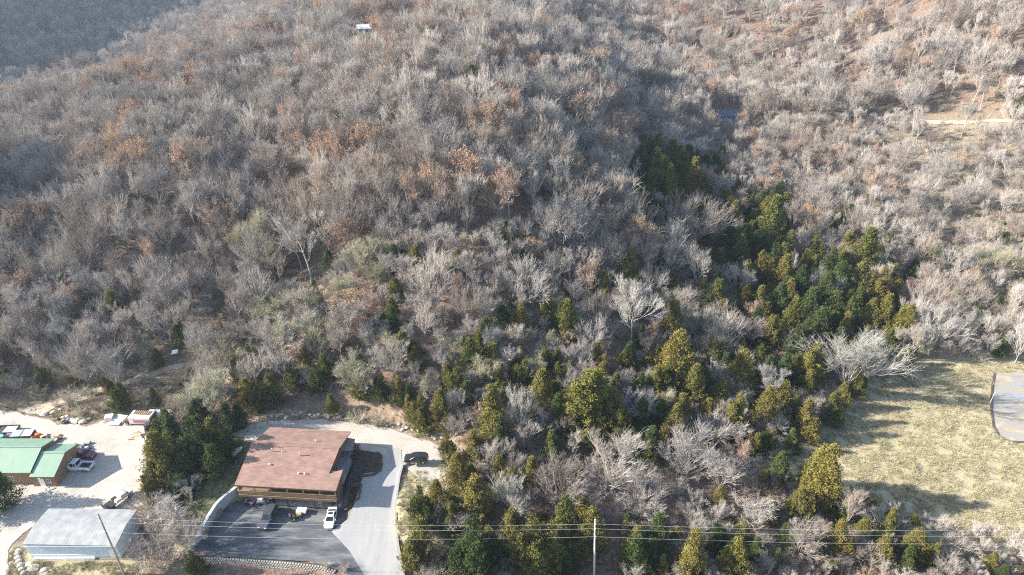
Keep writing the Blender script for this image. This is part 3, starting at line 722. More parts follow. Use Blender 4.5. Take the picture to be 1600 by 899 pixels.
# undergrowth: brush and saplings between the trees
P_, I_, R_, S_ = [], [], [], []
pu = scatter(3.3, 5.0, 64, 330, lambda y: 50 + y * 0.8, 0.5); zu = h(pu[:, 0], pu[:, 1]); bu = blocked(pu[:, 0], pu[:, 1])
for (x, y), z, b in zip(pu, zu, bu):
    if b: continue
    px, py, dep = Q(x, y, z)
    if px < -60 or px > 1660 or py > 960 or py < 120: continue
    low = py > 430 or px > 1100
    if random.random() > (0.78 if low else 0.5): continue
    i = random.choice(KI['shrub']); s = random.uniform(0.5, 1.25) * (1.0 if low else 0.8)
    P_.append((x, y, z)); I_.append(i); R_.append((0, 0, random.uniform(0, 6.28))); S_.append((s * 1.3, s * 1.3, s))
instancer('undergrowth', P_, I_, R_, S_, 'tangled grey brown brush growing between the trees', lib)
print('undergrowth', len(P_))

# ---------------------------------------------------------------- mesh builder
class MB:
    def __init__(s): s.v = []; s.f = []; s.m = []
    def add(s, vs, fs, mi=0, M=None):
        o = len(s.v)
        for p in vs: s.v.append(tuple(M @ Vector(p)) if M else tuple(p))
        for f in fs: s.f.append(tuple(i + o for i in f)); s.m.append(mi)
    def box(s, x0, x1, y0, y1, z0, z1, mi=0, M=None):
        s.add([(x0,y0,z0),(x1,y0,z0),(x1,y1,z0),(x0,y1,z0),(x0,y0,z1),(x1,y0,z1),(x1,y1,z1),(x0,y1,z1)],
              [(3,2,1,0),(4,5,6,7),(0,1,5,4),(1,2,6,5),(2,3,7,6),(3,0,4,7)], mi, M)
    def cyl(s, p0, p1, r0, r1=None, n=10, mi=0, caps=True):
        r1 = r0 if r1 is None else r1; p0 = Vector(p0); p1 = Vector(p1); d = (p1 - p0).normalized()
        a = d.cross(Vector((0, 0, 1)) if abs(d.z) < 0.9 else Vector((1, 0, 0))).normalized(); b = d.cross(a)
        vs = []
        for p, r in ((p0, r0), (p1, r1)):
            for i in range(n):
                t = 2 * math.pi * i / n; vs.append(p + a * math.cos(t) * r + b * math.sin(t) * r)
        fs = [(i, (i + 1) % n, (i + 1) % n + n, i + n) for i in range(n)]
        if caps: fs += [tuple(range(n))[::-1], tuple(range(n, 2 * n))]
        s.add(vs, fs, mi)
    def slab(s, poly, t, mi=0):
        """a polygon of 3D points given a thickness t downwards"""
        n = len(poly); vs = [tuple(p) for p in poly] + [(p[0], p[1], p[2] - t) for p in poly]
        s.add(vs, [tuple(range(n)), tuple(range(2 * n - 1, n - 1, -1))] + [((i + 1) % n, i, i + n, (i + 1) % n + n) for i in range(n)], mi)
    def wallpoly(s, poly2d, axis, at, t, mi=0):
        """2D outline (u, z) extruded t along x or y"""
        n = len(poly2d)
        A = [((at, u, z) if axis == 'x' else (u, at, z)) for u, z in poly2d]; B = [((at + t, u, z) if axis == 'x' else (u, at + t, z)) for u, z in poly2d]
        s.add(A + B, [tuple(range(n))[::-1], tuple(range(n, 2 * n))] + [(i, (i + 1) % n, (i + 1) % n + n, i + n) for i in range(n)], mi)
    def mesh(s, name, *mats, smooth=False, bevel=0.0):
        me = bpy.data.meshes.new(name); me.from_pydata(s.v, [], s.f)
        for m in mats: me.materials.append(m)
        me.polygons.foreach_set('material_index', s.m); 
        bm = bmesh.new(); bm.from_mesh(me); bmesh.ops.recalc_face_normals(bm, faces=bm.faces)
        if bevel: bmesh.ops.bevel(bm, geom=bm.edges[:], offset=bevel, segments=1, affect='EDGES')
        bm.to_mesh(me); bm.free()
        if smooth: me.polygons.foreach_set('use_smooth', [True] * len(me.polygons))
        me.update(); return me
    def obj(s, name, mats, parent=None, **kw):
        return meshobj(name, s.mesh(name, *(mats if isinstance(mats, (list, tuple)) else (mats,)), **kw), parent)

# ---------------------------------------------------------------- laid surfaces, each a sheet a little above the ground
def sheet(name, poly, m, off=0.05, step=0.8, rag=0.0, zf=None, edge=1.0):
    P2 = []
    n = len(poly)
    for i in range(n):
        a = poly[i]; b = poly[(i + 1) % n]; L = math.dist(a, b); k = max(1, int(L / edge))
        for j in range(k):
            x = a[0] + (b[0] - a[0]) * j / k; y = a[1] + (b[1] - a[1]) * j / k
            if rag: x += rag * mnoise.noise(Vector((x * .45, y * .45, 1))) * 2; y += rag * mnoise.noise(Vector((x * .45, y * .45, 7))) * 2
            P2.append((x, y))
    ed = [(i, (i + 1) % len(P2)) for i in range(len(P2))]
    A = np.array(P2); gx = np.arange(A[:, 0].min(), A[:, 0].max(), step); gy = np.arange(A[:, 1].min(), A[:, 1].max(), step)
    X, Y = np.meshgrid(gx, gy); X = X.ravel(); Y = Y.ravel(); ins = inpoly(X, Y, P2)
    pts = [Vector(p) for p in P2] + [Vector((x + 1e-3 * random.random(), y)) for x, y in zip(X[ins], Y[ins])]
    vs, es, fs, *_ = geometry.delaunay_2d_cdt(pts, ed, [list(range(len(P2)))], 1, 1e-5)
    V2 = np.array([(v.x, v.y) for v in vs]); Z = (h(V2[:, 0], V2[:, 1]) if zf is None else zf(V2[:, 0], V2[:, 1])) + off
    me = bpy.data.meshes.new(name); me.from_pydata([(x, y, z) for (x, y), z in zip(V2, Z)], [], [tuple(f) for f in fs])
    me.polygons.foreach_set('use_smooth', [True] * len(me.polygons)); me.materials.append(m)
    bm = bmesh.new(); bm.from_mesh(me); bmesh.ops.recalc_face_normals(bm, faces=bm.faces)
    if sum(f.normal.z for f in bm.faces) < 0: bmesh.ops.reverse_faces(bm, faces=bm.faces)
    bm.to_mesh(me); bm.free()
    o = meshobj(name, me); tag(o, kind='structure'); return o
def surf_mat(name, stops, scale, stops2=None, bump=0.03, bscale=6, stretch=None, rough=0.9, fine=14):
    """two scales of noise blended: broad patches (worn, on the court also shade) and fine grain"""
    m = bpy.data.materials.new(name); m.use_nodes = True; n = m.node_tree; n.nodes.clear(); L = n.links.new
    o = n.nodes.new('ShaderNodeOutputMaterial'); b = n.nodes.new('ShaderNodeBsdfPrincipled'); L(b.outputs[0], o.inputs[0])
    b.inputs['Roughness'].default_value = rough; b.inputs['Specular IOR Level'].default_value = 0.2
    tc = n.nodes.new('ShaderNodeTexCoord'); mp = n.nodes.new('ShaderNodeMapping'); L(tc.outputs['Object'], mp.inputs[0])
    if stretch: mp.inputs['Scale'].default_value = stretch[:3]; mp.inputs['Rotation'].default_value = (0, 0, stretch[3])
    a = n.nodes.new('ShaderNodeTexNoise'); a.inputs['Scale'].default_value = scale; a.inputs['Detail'].default_value = 7; a.inputs['Roughness'].default_value = 0.62; L(mp.outputs[0], a.inputs['Vector'])
    r = n.nodes.new('ShaderNodeValToRGB'); e = r.color_ramp.elements
    while len(e) < len(stops): e.new(.5)
    for i, (p, c) in enumerate(stops): e[i].position = p; e[i].color = (*c, 1)
    L(a.outputs['Fac'], r.inputs[0])
    f = n.nodes.new('ShaderNodeTexNoise'); f.inputs['Scale'].default_value = fine; f.inputs['Detail'].default_value = 3; L(tc.outputs['Object'], f.inputs['Vector'])
    mr = n.nodes.new('ShaderNodeMapRange'); mr.inputs[1].default_value = .3; mr.inputs[2].default_value = .7; mr.inputs[3].default_value = .8; mr.inputs[4].default_value = 1.18; L(f.outputs['Fac'], mr.inputs[0])
    s = n.nodes.new('ShaderNodeVectorMath'); s.operation = 'SCALE'; L(r.outputs[0], s.inputs[0]); L(mr.outputs[0], s.inputs['Scale']); L(s.outputs[0], b.inputs['Base Color'])
    bp = n.nodes.new('ShaderNodeBump'); bp.inputs['Distance'].default_value = bump; L(f.outputs['Fac'], bp.inputs['Height']); L(bp.outputs[0], b.inputs['Normal'])
    return m
M_GRAVEL = surf_mat('gravel', [(0.28, (0.31, 0.275, 0.23)), (0.42, (0.40, 0.37, 0.325)), (0.7, (0.48, 0.455, 0.41))], 0.16, bump=0.05, fine=5)
M_CONC = surf_mat('driveway_concrete', [(0.3, (0.27, 0.275, 0.275)), (0.7, (0.37, 0.37, 0.36))], 0.25, bump=0.01, stretch=(1.6, .25, 1, 0))
M_ASPH = surf_mat('asphalt', [(0.34, (0.055, 0.062, 0.073)), (0.5, (0.105, 0.112, 0.122)), (0.66, (0.20, 0.20, 0.20))], 0.33, bump=0.01, stretch=(.45, 1.5, 1, 0.12))
M_BED_SHADE = surf_mat('mulch_and_shade', [(0.3, (0.045, 0.033, 0.028)), (0.7, (0.11, 0.08, 0.06))], 1.5, bump=.05)  # mulch colour, also used as painted shade over paving
M_COURT = surf_mat('court', [(0.34, (0.22, 0.25, 0.29)), (0.44, (0.30, 0.31, 0.31)), (0.52, (0.33, 0.28, 0.21)), (0.68, (0.46, 0.40, 0.32))], 0.35, bump=.02, stretch=(.8, 1.3, 1, 0.3))  # blue-grey stops paint tree shade into the pale court colour
M_DIRT = surf_mat('track_dirt', [(0.3, (0.36, 0.29, 0.21)), (0.7, (0.56, 0.48, 0.37))], 0.5, bump=.06)
sheet('gravel_yard', YARD_GRAVEL, M_GRAVEL, off=0.07, rag=0.7)
sheet('gravel_drive', [(-58,107.5),(-56,109.6),(-50,111.5),(-44,112.9),(-36,112.2),(-28,110.6),(-20,107.3),(-13.2,103.6),(-11.6,99.8),(-13.6,95.6),(-17.0,94.0),(-19.6,97.5),(-22.1,99.3),(-27,100),(-31,101),(-31.5,104.5),(-49.5,106.3),(-53,104.6)], M_GRAVEL, off=0.07, rag=0.5)
sheet('driveway', DRIVE, M_CONC, off=0.11)
sheet('parking_lot', LOT, M_ASPH, off=0.06)
sheet('sport_court', COURT, M_COURT, off=0.08, rag=0.25)
T1 = [G(*a)[:2] for a in [(28,642),(75,628),(130,612),(200,592),(262,572),(292,566),(296,572),(262,580),(205,600),(140,622),(80,640),(60,650)]]
sheet('dirt_track', T1, M_DIRT, off=0.08, rag=0.4)
T2 = [G(*a)[:2] for a in [(330,588),(350,566),(372,548),(380,552),(366,572),(345,596)]]
sheet('dirt_track', T2, M_DIRT, off=0.08, rag=0.4)
T3 = [G(*a)[:2] for a in [(1365,185),(1430,188),(1500,190),(1560,187),(1640,186),(1640,191),(1560,192),(1500,195),(1430,194),(1365,191)]]
sheet('dirt_road', T3, M_DIRT, off=0.25, rag=0.5, step=2.5, edge=2.0)
sheet('bed_and_shade', [(-31.3,103.6),(-27.3,102.7),(-26.2,101.6),(-25.9,97.6),(-26.8,96.6),(-31.2,95.9)], M_BED_SHADE, off=0.16)  # dark sheet stands in for the shade on paving beside the lodge
sheet('bed_and_shade', [(-30.9,94.6),(-28.9,94.3),(-28.9,91.3),(-31.2,89.6)], M_BED_SHADE, off=0.16)
# timber edging of the bed and the painted shade patch, and the low kerb wall right of the driveway
M_TIMB = mat('dark_timber', (0.10, 0.075, 0.06), var=0.3, scale=3)
M_WALLC = mat('grey_block', (0.36, 0.38, 0.40), var=0.12, scale=2.5, bump=.01)
M_CAPC = mat('concrete_cap', (0.55, 0.56, 0.56), var=0.1, scale=2)
def strip(mb, pts, w_, z0f, z1f, mi=0):
    """a wall along a line of points with its own foot and top heights"""
    n = len(pts); Lf, Rt = [], []
    for i, p in enumerate(pts):
        a = Vector(pts[max(0, i - 1)]); b = Vector(pts[min(n - 1, i + 1)]); d = (b - a).normalized(); q = Vector((-d.y, d.x)) * w_ / 2
        Lf.append(Vector(p) + q); Rt.append(Vector(p) - q)
    for i in range(n - 1):
        v = []
        for k in (i, i + 1):
            for s_ in (Lf[k], Rt[k]): v += [(s_.x, s_.y, z0f(k)), (s_.x, s_.y, z1f(k))]
        mb.add(v, [(0, 1, 5, 4), (2, 6, 7, 3), (1, 3, 7, 5), (0, 4, 6, 2)] + ([(0, 2, 3, 1)] if i == 0 else []) + ([(4, 5, 7, 6)] if i == n - 2 else []), mi)
def dens(pts, st=0.7):
    out = []
    for a, b in zip(pts[:-1], pts[1:]):
        k = max(1, int(math.dist(a, b) / st)); out += [(a[0] + (b[0] - a[0]) * j / k, a[1] + (b[1] - a[1]) * j / k) for j in range(k)]
    return out + [pts[-1]]
def edging(name, pts, w_, hh, m, label, cat, group=None, base=-.3):
    p = dens(pts); mb = MB(); zz = h(np.array([a[0] for a in p]), np.array([a[1] for a in p]))
    c = p[len(p) // 2]; strip(mb, p, w_, lambda k: zz[k] + base, lambda k: zz[k] + hh); o = mb.obj(name, m); tag(o, label, cat, group); return o
edging('timber_edging', [(-31.2,95.8),(-26.8,96.5),(-25.8,97.6),(-26.1,101.7),(-27.2,102.8)], 0.22, 0.42, M_TIMB, 'dark edging round the painted dark shade patch beside the brown building', 'edging')
edging('timber_edging', [(-31.2,89.5),(-28.8,91.2),(-28.8,94.3),(-30.9,94.7)], 0.22, 0.42, M_TIMB, 'dark edging round the smaller flower bed at the lower corner of the building', 'edging')
edging('kerb_wall', [(-20.0,99.6),(-21.5,98.9),(-21.7,96),(-21.6,90),(-21.2,87),(-20.2,82),(-18.4,76),(-16.4,70)], 0.35, 0.55, mat('kerb_block', (0.30, 0.29, 0.28), var=.2, scale=3), 'low dark kerb wall along the right side of the driveway', 'kerb')

edging('court_kerb', [P(1553, 584, -1.5), P(1549, 610, -1.5), P(1548, 640, -1.5), P(1551, 666, -1.5), P(1560, 682, -1.5), P(1578, 691, -1.5), P(1650, 695, -1.5)], 0.3, 0.3, M_TIMB, 'dark kerb along the left and near edge of the sandy court', 'kerb')
# curved grey retaining wall left of the lodge lot
WP = [(-51.9,93.6),(-52.6,92.4),(-53.8,91.0),(-54.7,89.3),(-55.2,87.2),(-55.5,85.0),(-55.9,82.6),(-56.3,80.6)]
p_ = dens(WP, 0.6); root = empty('retaining_wall', (0, 0, 0)); nn = len(p_)
tag(root, 'curved grey concrete retaining wall left of the asphalt parking lot', 'wall')
zt = lambda k: 2.75 - 1.5 * sm(k / (nn - 1.0))
mb = MB(); strip(mb, p_, 0.42, lambda k: -0.4, lambda k: float(zt(k))); mb.obj('wall_body', M_WALLC, root)
mb = MB(); strip(mb, p_, 0.56, lambda k: float(zt(k)) + 0.003, lambda k: float(zt(k)) + 0.12); mb.obj('coping', M_CAPC, root)
# pale lattice block wall below the lot
root = empty('block_wall', (0, 0, 0)); tag(root, 'battered wall of pale openwork blocks below the front edge of the parking lot', 'wall')
WB = dens([(-55.2,79.55),(-50,79.3),(-44,78.9),(-38,78.35),(-33,77.7),(-30.0,76.7)], 0.46); core = MB(); blk = MB()
M_PALEBLK = mat('pale_block', (0.40, 0.375, 0.33), var=.12, scale=4); M_SOIL = mat('dark_soil', (0.06, 0.05, 0.045))
rows = 8
for i, (x, y) in enumerate(WB[:-1]):
    x2, y2 = WB[i + 1]; hgt = 2.1 if i < len(WB) - 8 else 2.1 - 0.16 * (i - len(WB) + 8)
    core.add([(x, y - 1.05, -2.3), (x2, y2 - 1.05, -2.3), (x2, y2 - .05, -0.06), (x, y - .05, -0.06), (x, y + .5, -2.3), (x2, y2 + .5, -2.3), (x2, y2 + .3, -0.06), (x, y + .3, -0.06)], [(0, 1, 2, 3), (3, 2, 6, 7), (0, 3, 7, 4), (1, 5, 6, 2)])
    for r_ in range(rows):
        t = (r_ + 0.5) / rows; z = -2.2 + 2.2 * t; yy = y - 1.12 + 1.0 * t; off = 0.23 * (r_ % 2)
        blk.box(x + off - .15, x + off + .15, yy - 0.17, yy + 0.18, z - .115, z + .10)
core.obj('wall_core', M_SOIL, root); tag(blk.obj('blocks', M_PALEBLK, root), kind='stuff')

# ---------------------------------------------------------------- the brown lodge
def planks(name, c, dc, w_, horizontal=True, axis='x'):
    """board siding: boards drawn as real colour steps plus relief"""
    m = bpy.data.materials.new(name); m.use_nodes = True; n = m.node_tree; n.nodes.clear(); L = n.links.new
    o = n.nodes.new('ShaderNodeOutputMaterial'); b = n.nodes.new('ShaderNodeBsdfPrincipled'); L(b.outputs[0], o.inputs[0]); b.inputs['Roughness'].default_value = .8
    tc = n.nodes.new('ShaderNodeTexCoord'); wv = n.nodes.new('ShaderNodeTexWave'); wv.wave_type = 'BANDS'; wv.bands_direction = 'Z' if horizontal else 'X'; wv.wave_profile = 'SAW'
    wv.inputs['Scale'].default_value = 1 / w_ / 6.283 * 1.0 * 3.14; wv.inputs['Distortion'].default_value = 0.3; L(tc.outputs['Object'], wv.inputs[0])
    r = n.nodes.new('ShaderNodeValToRGB'); r.color_ramp.elements[0].color = (*[k * (1 - dc) for k in c], 1); r.color_ramp.elements[1].color = (*[k * (1 + dc) for k in c], 1); L(wv.outputs['Fac'], r.inputs[0]); L(r.outputs[0], b.inputs['Base Color'])
    bp = n.nodes.new('ShaderNodeBump'); bp.inputs['Distance'].default_value = .02; L(wv.outputs['Fac'], bp.inputs['Height']); L(bp.outputs[0], b.inputs['Normal'])
    return m
def shingle(name, c1, c2, bw=0.9, bh=0.28):
    m = bpy.data.materials.new(name); m.use_nodes = True; n = m.node_tree; n.nodes.clear(); L = n.links.new
    o = n.nodes.new('ShaderNodeOutputMaterial'); b = n.nodes.new('ShaderNodeBsdfPrincipled'); L(b.outputs[0], o.inputs[0]); b.inputs['Roughness'].default_value = .95; b.inputs['Specular IOR Level'].default_value = .1
    tc = n.nodes.new('ShaderNodeTexCoord'); br = n.nodes.new('ShaderNodeTexBrick'); L(tc.outputs['Object'], br.inputs[0])
    br.inputs['Scale'].default_value = 1; br.inputs['Brick Width'].default_value = bw; br.inputs['Row Height'].default_value = bh; br.inputs['Mortar Size'].default_value = .012; br.inputs['Mortar Smooth'].default_value = 1
    br.inputs['Color1'].default_value = (*c1, 1); br.inputs['Color2'].default_value = (*c2, 1); br.inputs['Mortar'].default_value = (*[k * .6 for k in c1], 1)
    no = n.nodes.new('ShaderNodeTexNoise'); no.inputs['Scale'].default_value = .6; no.inputs['Detail'].default_value = 6; L(tc.outputs['Object'], no.inputs[0])
    mr = n.nodes.new('ShaderNodeMapRange'); mr.inputs[1].default_value = .3; mr.inputs[2].default_value = .7; mr.inputs[3].default_value = .85; mr.inputs[4].default_value = 1.15; L(no.outputs['Fac'], mr.inputs[0])
    s = n.nodes.new('ShaderNodeVectorMath'); s.operation = 'SCALE'; L(br.outputs[0], s.inputs[0]); L(mr.outputs[0], s.inputs['Scale']); L(s.outputs[0], b.inputs['Base Color'])
    return m
M_ROOF = shingle('roof_shingles', (0.29, 0.19, 0.155), (0.23, 0.148, 0.122))
M_SIDE = planks('brown_siding', (0.17, 0.10, 0.06), .25, .2)
M_DECK = planks('deck_timber', (0.21, 0.135, 0.08), .2, .15)
M_RAIL = mat('rail_timber', (0.33, 0.225, 0.135), var=.2, scale=2)
M_FASC = mat('dark_fascia', (0.09, 0.055, 0.04), var=.2)
M_GLASS = mat('window_glass', (0.03, 0.04, 0.05), rough=.08, spec=.8)
M_WHITE = mat('white_paint', (0.78, 0.78, 0.76), var=.06, scale=2, rough=.5)
M_CLAY = mat('curtain_pale', (0.5, 0.46, 0.4), var=.1)
M_METAL = mat('galvanised', (0.5, 0.51, 0.52), rough=.4, metal=.6)
lodge = empty('lodge', (-41.6, 89.95, 0.0), R(-4.19)); lodge.scale = (0.995, 0.995, 1.075); tag(lodge, 'large two storey brown building with red-brown shingle roof and front deck', 'building')
ft = lambda y: 5.3 + 1.5 * y / 9.2
mb = MB()
mb.slab([(-9.57, 0, 5.3), (9.57, 0, 5.3), (9.68, 4.6, ft(4.6)), (7.3, 3.5, ft(3.5)), (7.7, 9.2, 6.8), (-9.85, 9.2, 6.8)], 0.16)
roof = mb.obj('roof', [M_ROOF], lodge)
mb = MB(); mb.slab([(-9.85, 9.203, 6.8), (7.7, 9.203, 6.8), (8.1, 15.5, 5.6), (-8.75, 15.6, 5.6)], 0.16); mb.obj('roof', [M_ROOF], lodge)
mb = MB(); mb.slab([(-9.8, 9.0, 6.84), (7.65, 9.0, 6.84), (7.65, 9.4, 6.84), (-9.8, 9.4, 6.84)], 0.05); mb.obj('ridge_cap', M_ROOF, lodge)
mb = MB()   # fascia boards
mb.box(-9.55, 9.55, -0.06, -0.005, 5.02, 5.27)
mb.add([(9.60, 0, 5.27), (9.72, 4.6, ft(4.6) - .03), (9.72, 4.6, ft(4.6) - .3), (9.60, 0, 5.0), (9.66, 0, 5.27), (9.78, 4.6, ft(4.6) - .03), (9.78, 4.6, ft(4.6) - .3), (9.66, 0, 5.0)], [(0,1,2,3),(7,6,5,4),(0,4,5,1),(3,2,6,7),(0,3,7,4),(1,5,6,2)])
mb.obj('fascia', M_FASC, lodge)
prof = lambda y: (ft(y) if y < 9.2 else 6.8 - 1.2 * (y - 9.2) / 6.35) - .17
mb = MB()
L_ = [(y, prof(y)) for y in (2.0, 5, 9.2, 12, 15.0)]
mb.wallpoly([(2.0, -0.3), (15.0, -0.3)] + L_[::-1], 'x', -9.1, 0.2); mb.wallpoly([(2.0, -0.3), (15.0, -0.3)] + L_[::-1], 'x', 6.9, 0.2)
mb.box(-8.9, 6.9, 2.0, 2.2, 2.9, prof(2.0)); mb.box(-8.9, 6.9, 3.4, 3.6, -0.3, 2.85); mb.box(-8.9, 6.9, 14.8, 14.997, 2.6, prof(15.0))
mb.box(7.1, 9.1, 2.0, 2.2, -0.3, prof(2.0)); mb.wallpoly([(2.2, -0.3), (4.3, -0.3), (4.3, prof(4.3)), (2.2, prof(2.2))], 'x', 8.9, 0.2); mb.box(7.1, 8.9, 4.1, 4.3, -.3, prof(4.1))
mb.obj('wall', M_SIDE, lodge)
mb = MB(); mb.box(-9.35, 9.35, 0.25, 2.0, 2.68, 2.86); mb.box(-8.9, 6.9, 2.2, 3.4, 2.62, 2.86); mb.box(-9.3, 9.3, 0.1, 0.245, 2.45, 2.9)
dk = mb.obj('deck', M_DECK, lodge)
mb = MB(); mb.box(-9.4, 9.4, 0.16, 0.34, 3.86, 3.93); mb.obj('handrail', M_RAIL, dk)
for z in (3.05, 3.3, 3.55):
    mb = MB(); mb.box(-9.3, 9.3, 0.19, 0.25, z, z + .17); mb.obj('rail_board', M_DECK, dk)
for x in (-9.2, -6.1, -3.0, 0.1, 3.2, 6.3, 9.2):
    mb = MB(); mb.box(x - .09, x + .09, 0.26, 0.44, 2.87, 5.05); mb.obj('roof_post', M_RAIL, dk)
for x in (-9.15, -4.6, -0.5, 4.7, 6.6, 9.1):
    mb = MB(); mb.box(x - .11, x + .11, 0.5, 0.72, 0.0, 2.44); mb.obj('deck_post', M_FASC, lodge)
def window(parent, x0, x1, z0, z1, y, d=-1, axis='y', fm=None, gm=None):
    fm = fm or M_RAIL; gm = gm or M_GLASS; t = 0.07
    def bx(mb, a0, a1, b0, b1, c0, c1):
        if axis == 'y': mb.box(a0, a1, min(b0, b1), max(b0, b1), c0, c1)
        else: mb.box(min(b0, b1), max(b0, b1), a0, a1, c0, c1)
    mb = MB(); bx(mb, x0, x0 + t, y, y + d * .07, z0, z1); bx(mb, x1 - t, x1, y, y + d * .07, z0, z1); bx(mb, x0 + t, x1 - t, y, y + d * .07, z0, z0 + t); bx(mb, x0 + t, x1 - t, y, y + d * .07, z1 - t, z1)
    bx(mb, (x0 + x1) / 2 - .03, (x0 + x1) / 2 + .03, y, y + d * .06, z0 + t, z1 - t)
    o = mb.obj('window', fm, parent)
    mb = MB(); bx(mb, x0 + t, (x0 + x1) / 2 - .03, y, y + d * .03, z0 + t, z1 - t); bx(mb, (x0 + x1) / 2 + .03, x1 - t, y, y + d * .03, z0 + t, z1 - t); mb.obj('pane', gm, o)
    return o
def door(parent, x0, x1, z0, z1, y, m, d=-1, axis='y'):
    mb = MB()
    if axis == 'y': mb.box(x0, x1, min(y, y + d * .08), max(y, y + d * .08), z0, z1)
    else: mb.box(min(y, y + d * .08), max(y, y + d * .08), x0, x1, z0, z1)
    o = mb.obj('door', m, parent); mb = MB()
    if axis == 'y': mb.box(x1 - .16, x1 - .1, min(y + d * .085, y + d * .15), max(y + d * .085, y + d * .15), (z0 + z1) / 2 - .05, (z0 + z1) / 2 + .05)
    else: mb.box(min(y + d * .085, y + d * .15), max(y + d * .085, y + d * .15), x1 - .16, x1 - .1, (z0 + z1) / 2 - .05, (z0 + z1) / 2 + .05)
    mb.obj('handle', M_METAL, o); return o
for x in (-8.2, -5.4, -2.2, 0.8, 3.7): window(lodge, x, x + 1.8, 3.5, 4.9, 1.995)
door(lodge, 5.75, 6.65, 2.9, 4.95, 1.995, M_RAIL)
for x in (-8.2, -5.6, -1.4, 2.9): window(lodge, x, x + 1.5, 0.9, 2.2, 3.395, gm=M_GLASS)
for x in (-3.4, 1.3, 5.6): door(lodge, x, x + 1.0, 0.02, 2.1, 3.395, mat('tan_door', (0.33, 0.2, 0.13)))
for y in (5.5, 8.2, 11.5): window(lodge, y, y + 1.6, 4.0, 5.2, 7.105, d=1, axis='x')
for y in (4.5, 10.5): window(lodge, y, y + 1.4, 3.9, 5.1, -9.105, axis='x')
window(lodge, -6, -4.6, 4.0, 5.1, 15.0, d=1); window(lodge, 1, 2.4, 4.0, 5.1, 15.0, d=1); door(lodge, -1.9, -1.0, 3.0, 5.05, 15.0, M_WHITE, d=1)
# side canopy and step along the right wall, in the roof's shade
mb = MB(); mb.slab([(7.15, 10.6, 5.0), (9.3, 11.2, 4.7), (9.1, 14.4, 4.7), (7.15, 14.4, 5.0)], .1); cn = mb.obj('canopy', mat('canopy_grey', (0.25, 0.21, 0.19), var=.2), lodge)
for x, y in ((9.1, 11.5), (8.95, 14.1)): mb = MB(); mb.box(x - .07, x + .07, y - .07, y + .07, 2.9, 4.6); mb.obj('canopy_post', M_FASC, cn)
mb = MB(); mb.box(7.15, 9.3, 4.5, 10.4, 2.4, 3.35); mb.box(7.15, 8.6, 10.5, 14.3, 2.6, 3.2); mb.obj('side_landing', mat('grey_stone', (0.22, 0.21, 0.21), var=.25, scale=2), lodge)
mb = MB(); mb.box(7.3, 9.25, 4.35, 4.5, 3.35, 4.1); mb.obj('landing_rail', M_RAIL, lodge)
for (px, py, r_, hh) in [(427, 708, .14, .75), (470, 714, .14, .75), (494, 691.5, .12, .4), (421, 726, .16, .3), (466, 738, .16, .3), (476, 738.5, .13, .35), (441, 709, .08, .3)]:
    x, y = P(px, py, 6.3); c = lodge.matrix_world if False else Matrix.Translation((-41.75, 90.3, 0)) @ Matrix.Rotation(R(-4.19), 4, 'Z')
    l = c.inverted() @ Vector((x, y, 0)); z0 = prof(l.y) + .14
    mb = MB(); mb.cyl((l.x, l.y, z0), (l.x, l.y, z0 + hh), r_ * .6, n=8); v_ = mb.obj('roof_vent', M_METAL if hh > .5 else M_WHITE, lodge)
    mb = MB(); mb.cyl((l.x, l.y, z0 + hh + .002), (l.x, l.y, z0 + hh + .1), r_ * 1.25, r_ * .7, n=8); mb.obj('vent_cap', M_METAL if hh > .5 else M_WHITE, v_)
mb = MB(); mb.box(-9.3, 9.3, 0.9, 3.35, -0.02, 0.12); mb.obj('patio_slab', mat('patio', (0.45, 0.43, 0.41), var=.12, scale=1.5), lodge)

# ---------------------------------------------------------------- green roofed building
def ribbed(name, c, sp=0.4, direction='X', rough=.45, var=0.06, rel=.006):
    m = bpy.data.materials.new(name); m.use_nodes = True; n = m.node_tree; n.nodes.clear(); L = n.links.new
    o = n.nodes.new('ShaderNodeOutputMaterial'); b = n.nodes.new('ShaderNodeBsdfPrincipled'); L(b.outputs[0], o.inputs[0]); b.inputs['Roughness'].default_value = rough; b.inputs['Specular IOR Level'].default_value = .3
    tc = n.nodes.new('ShaderNodeTexCoord'); wv = n.nodes.new('ShaderNodeTexWave'); wv.bands_direction = direction; wv.inputs['Scale'].default_value = .5 / sp; L(tc.outputs['Object'], wv.inputs[0])
    no = n.nodes.new('ShaderNodeTexNoise'); no.inputs['Scale'].default_value = .8; no.inputs['Detail'].default_value = 6; L(tc.outputs['Object'], no.inputs[0])
    r = n.nodes.new('ShaderNodeValToRGB'); r.color_ramp.elements[0].position = .3; r.color_ramp.elements[1].position = .7
    r.color_ramp.elements[0].color = (*[k * (1 - var) for k in c], 1); r.color_ramp.elements[1].color = (*[k * (1 + var) for k in c], 1); L(no.outputs['Fac'], r.inputs[0]); L(r.outputs[0], b.inputs['Base Color'])
    bp = n.nodes.new('ShaderNodeBump'); bp.inputs['Distance'].default_value = rel; L(wv.outputs['Fac'], bp.inputs['Height']); L(bp.outputs[0], b.inputs['Normal'])
    return m
M_GREEN = ribbed('green_metal', (0.205, 0.31, 0.23), .5)
M_TANW = planks('tan_siding', (0.27, 0.165, 0.10), .15, .25)
gb = empty('green_roof_building', (-96, 100, 0)); tag(gb, 'low tan building with a two level green metal gable roof', 'building')
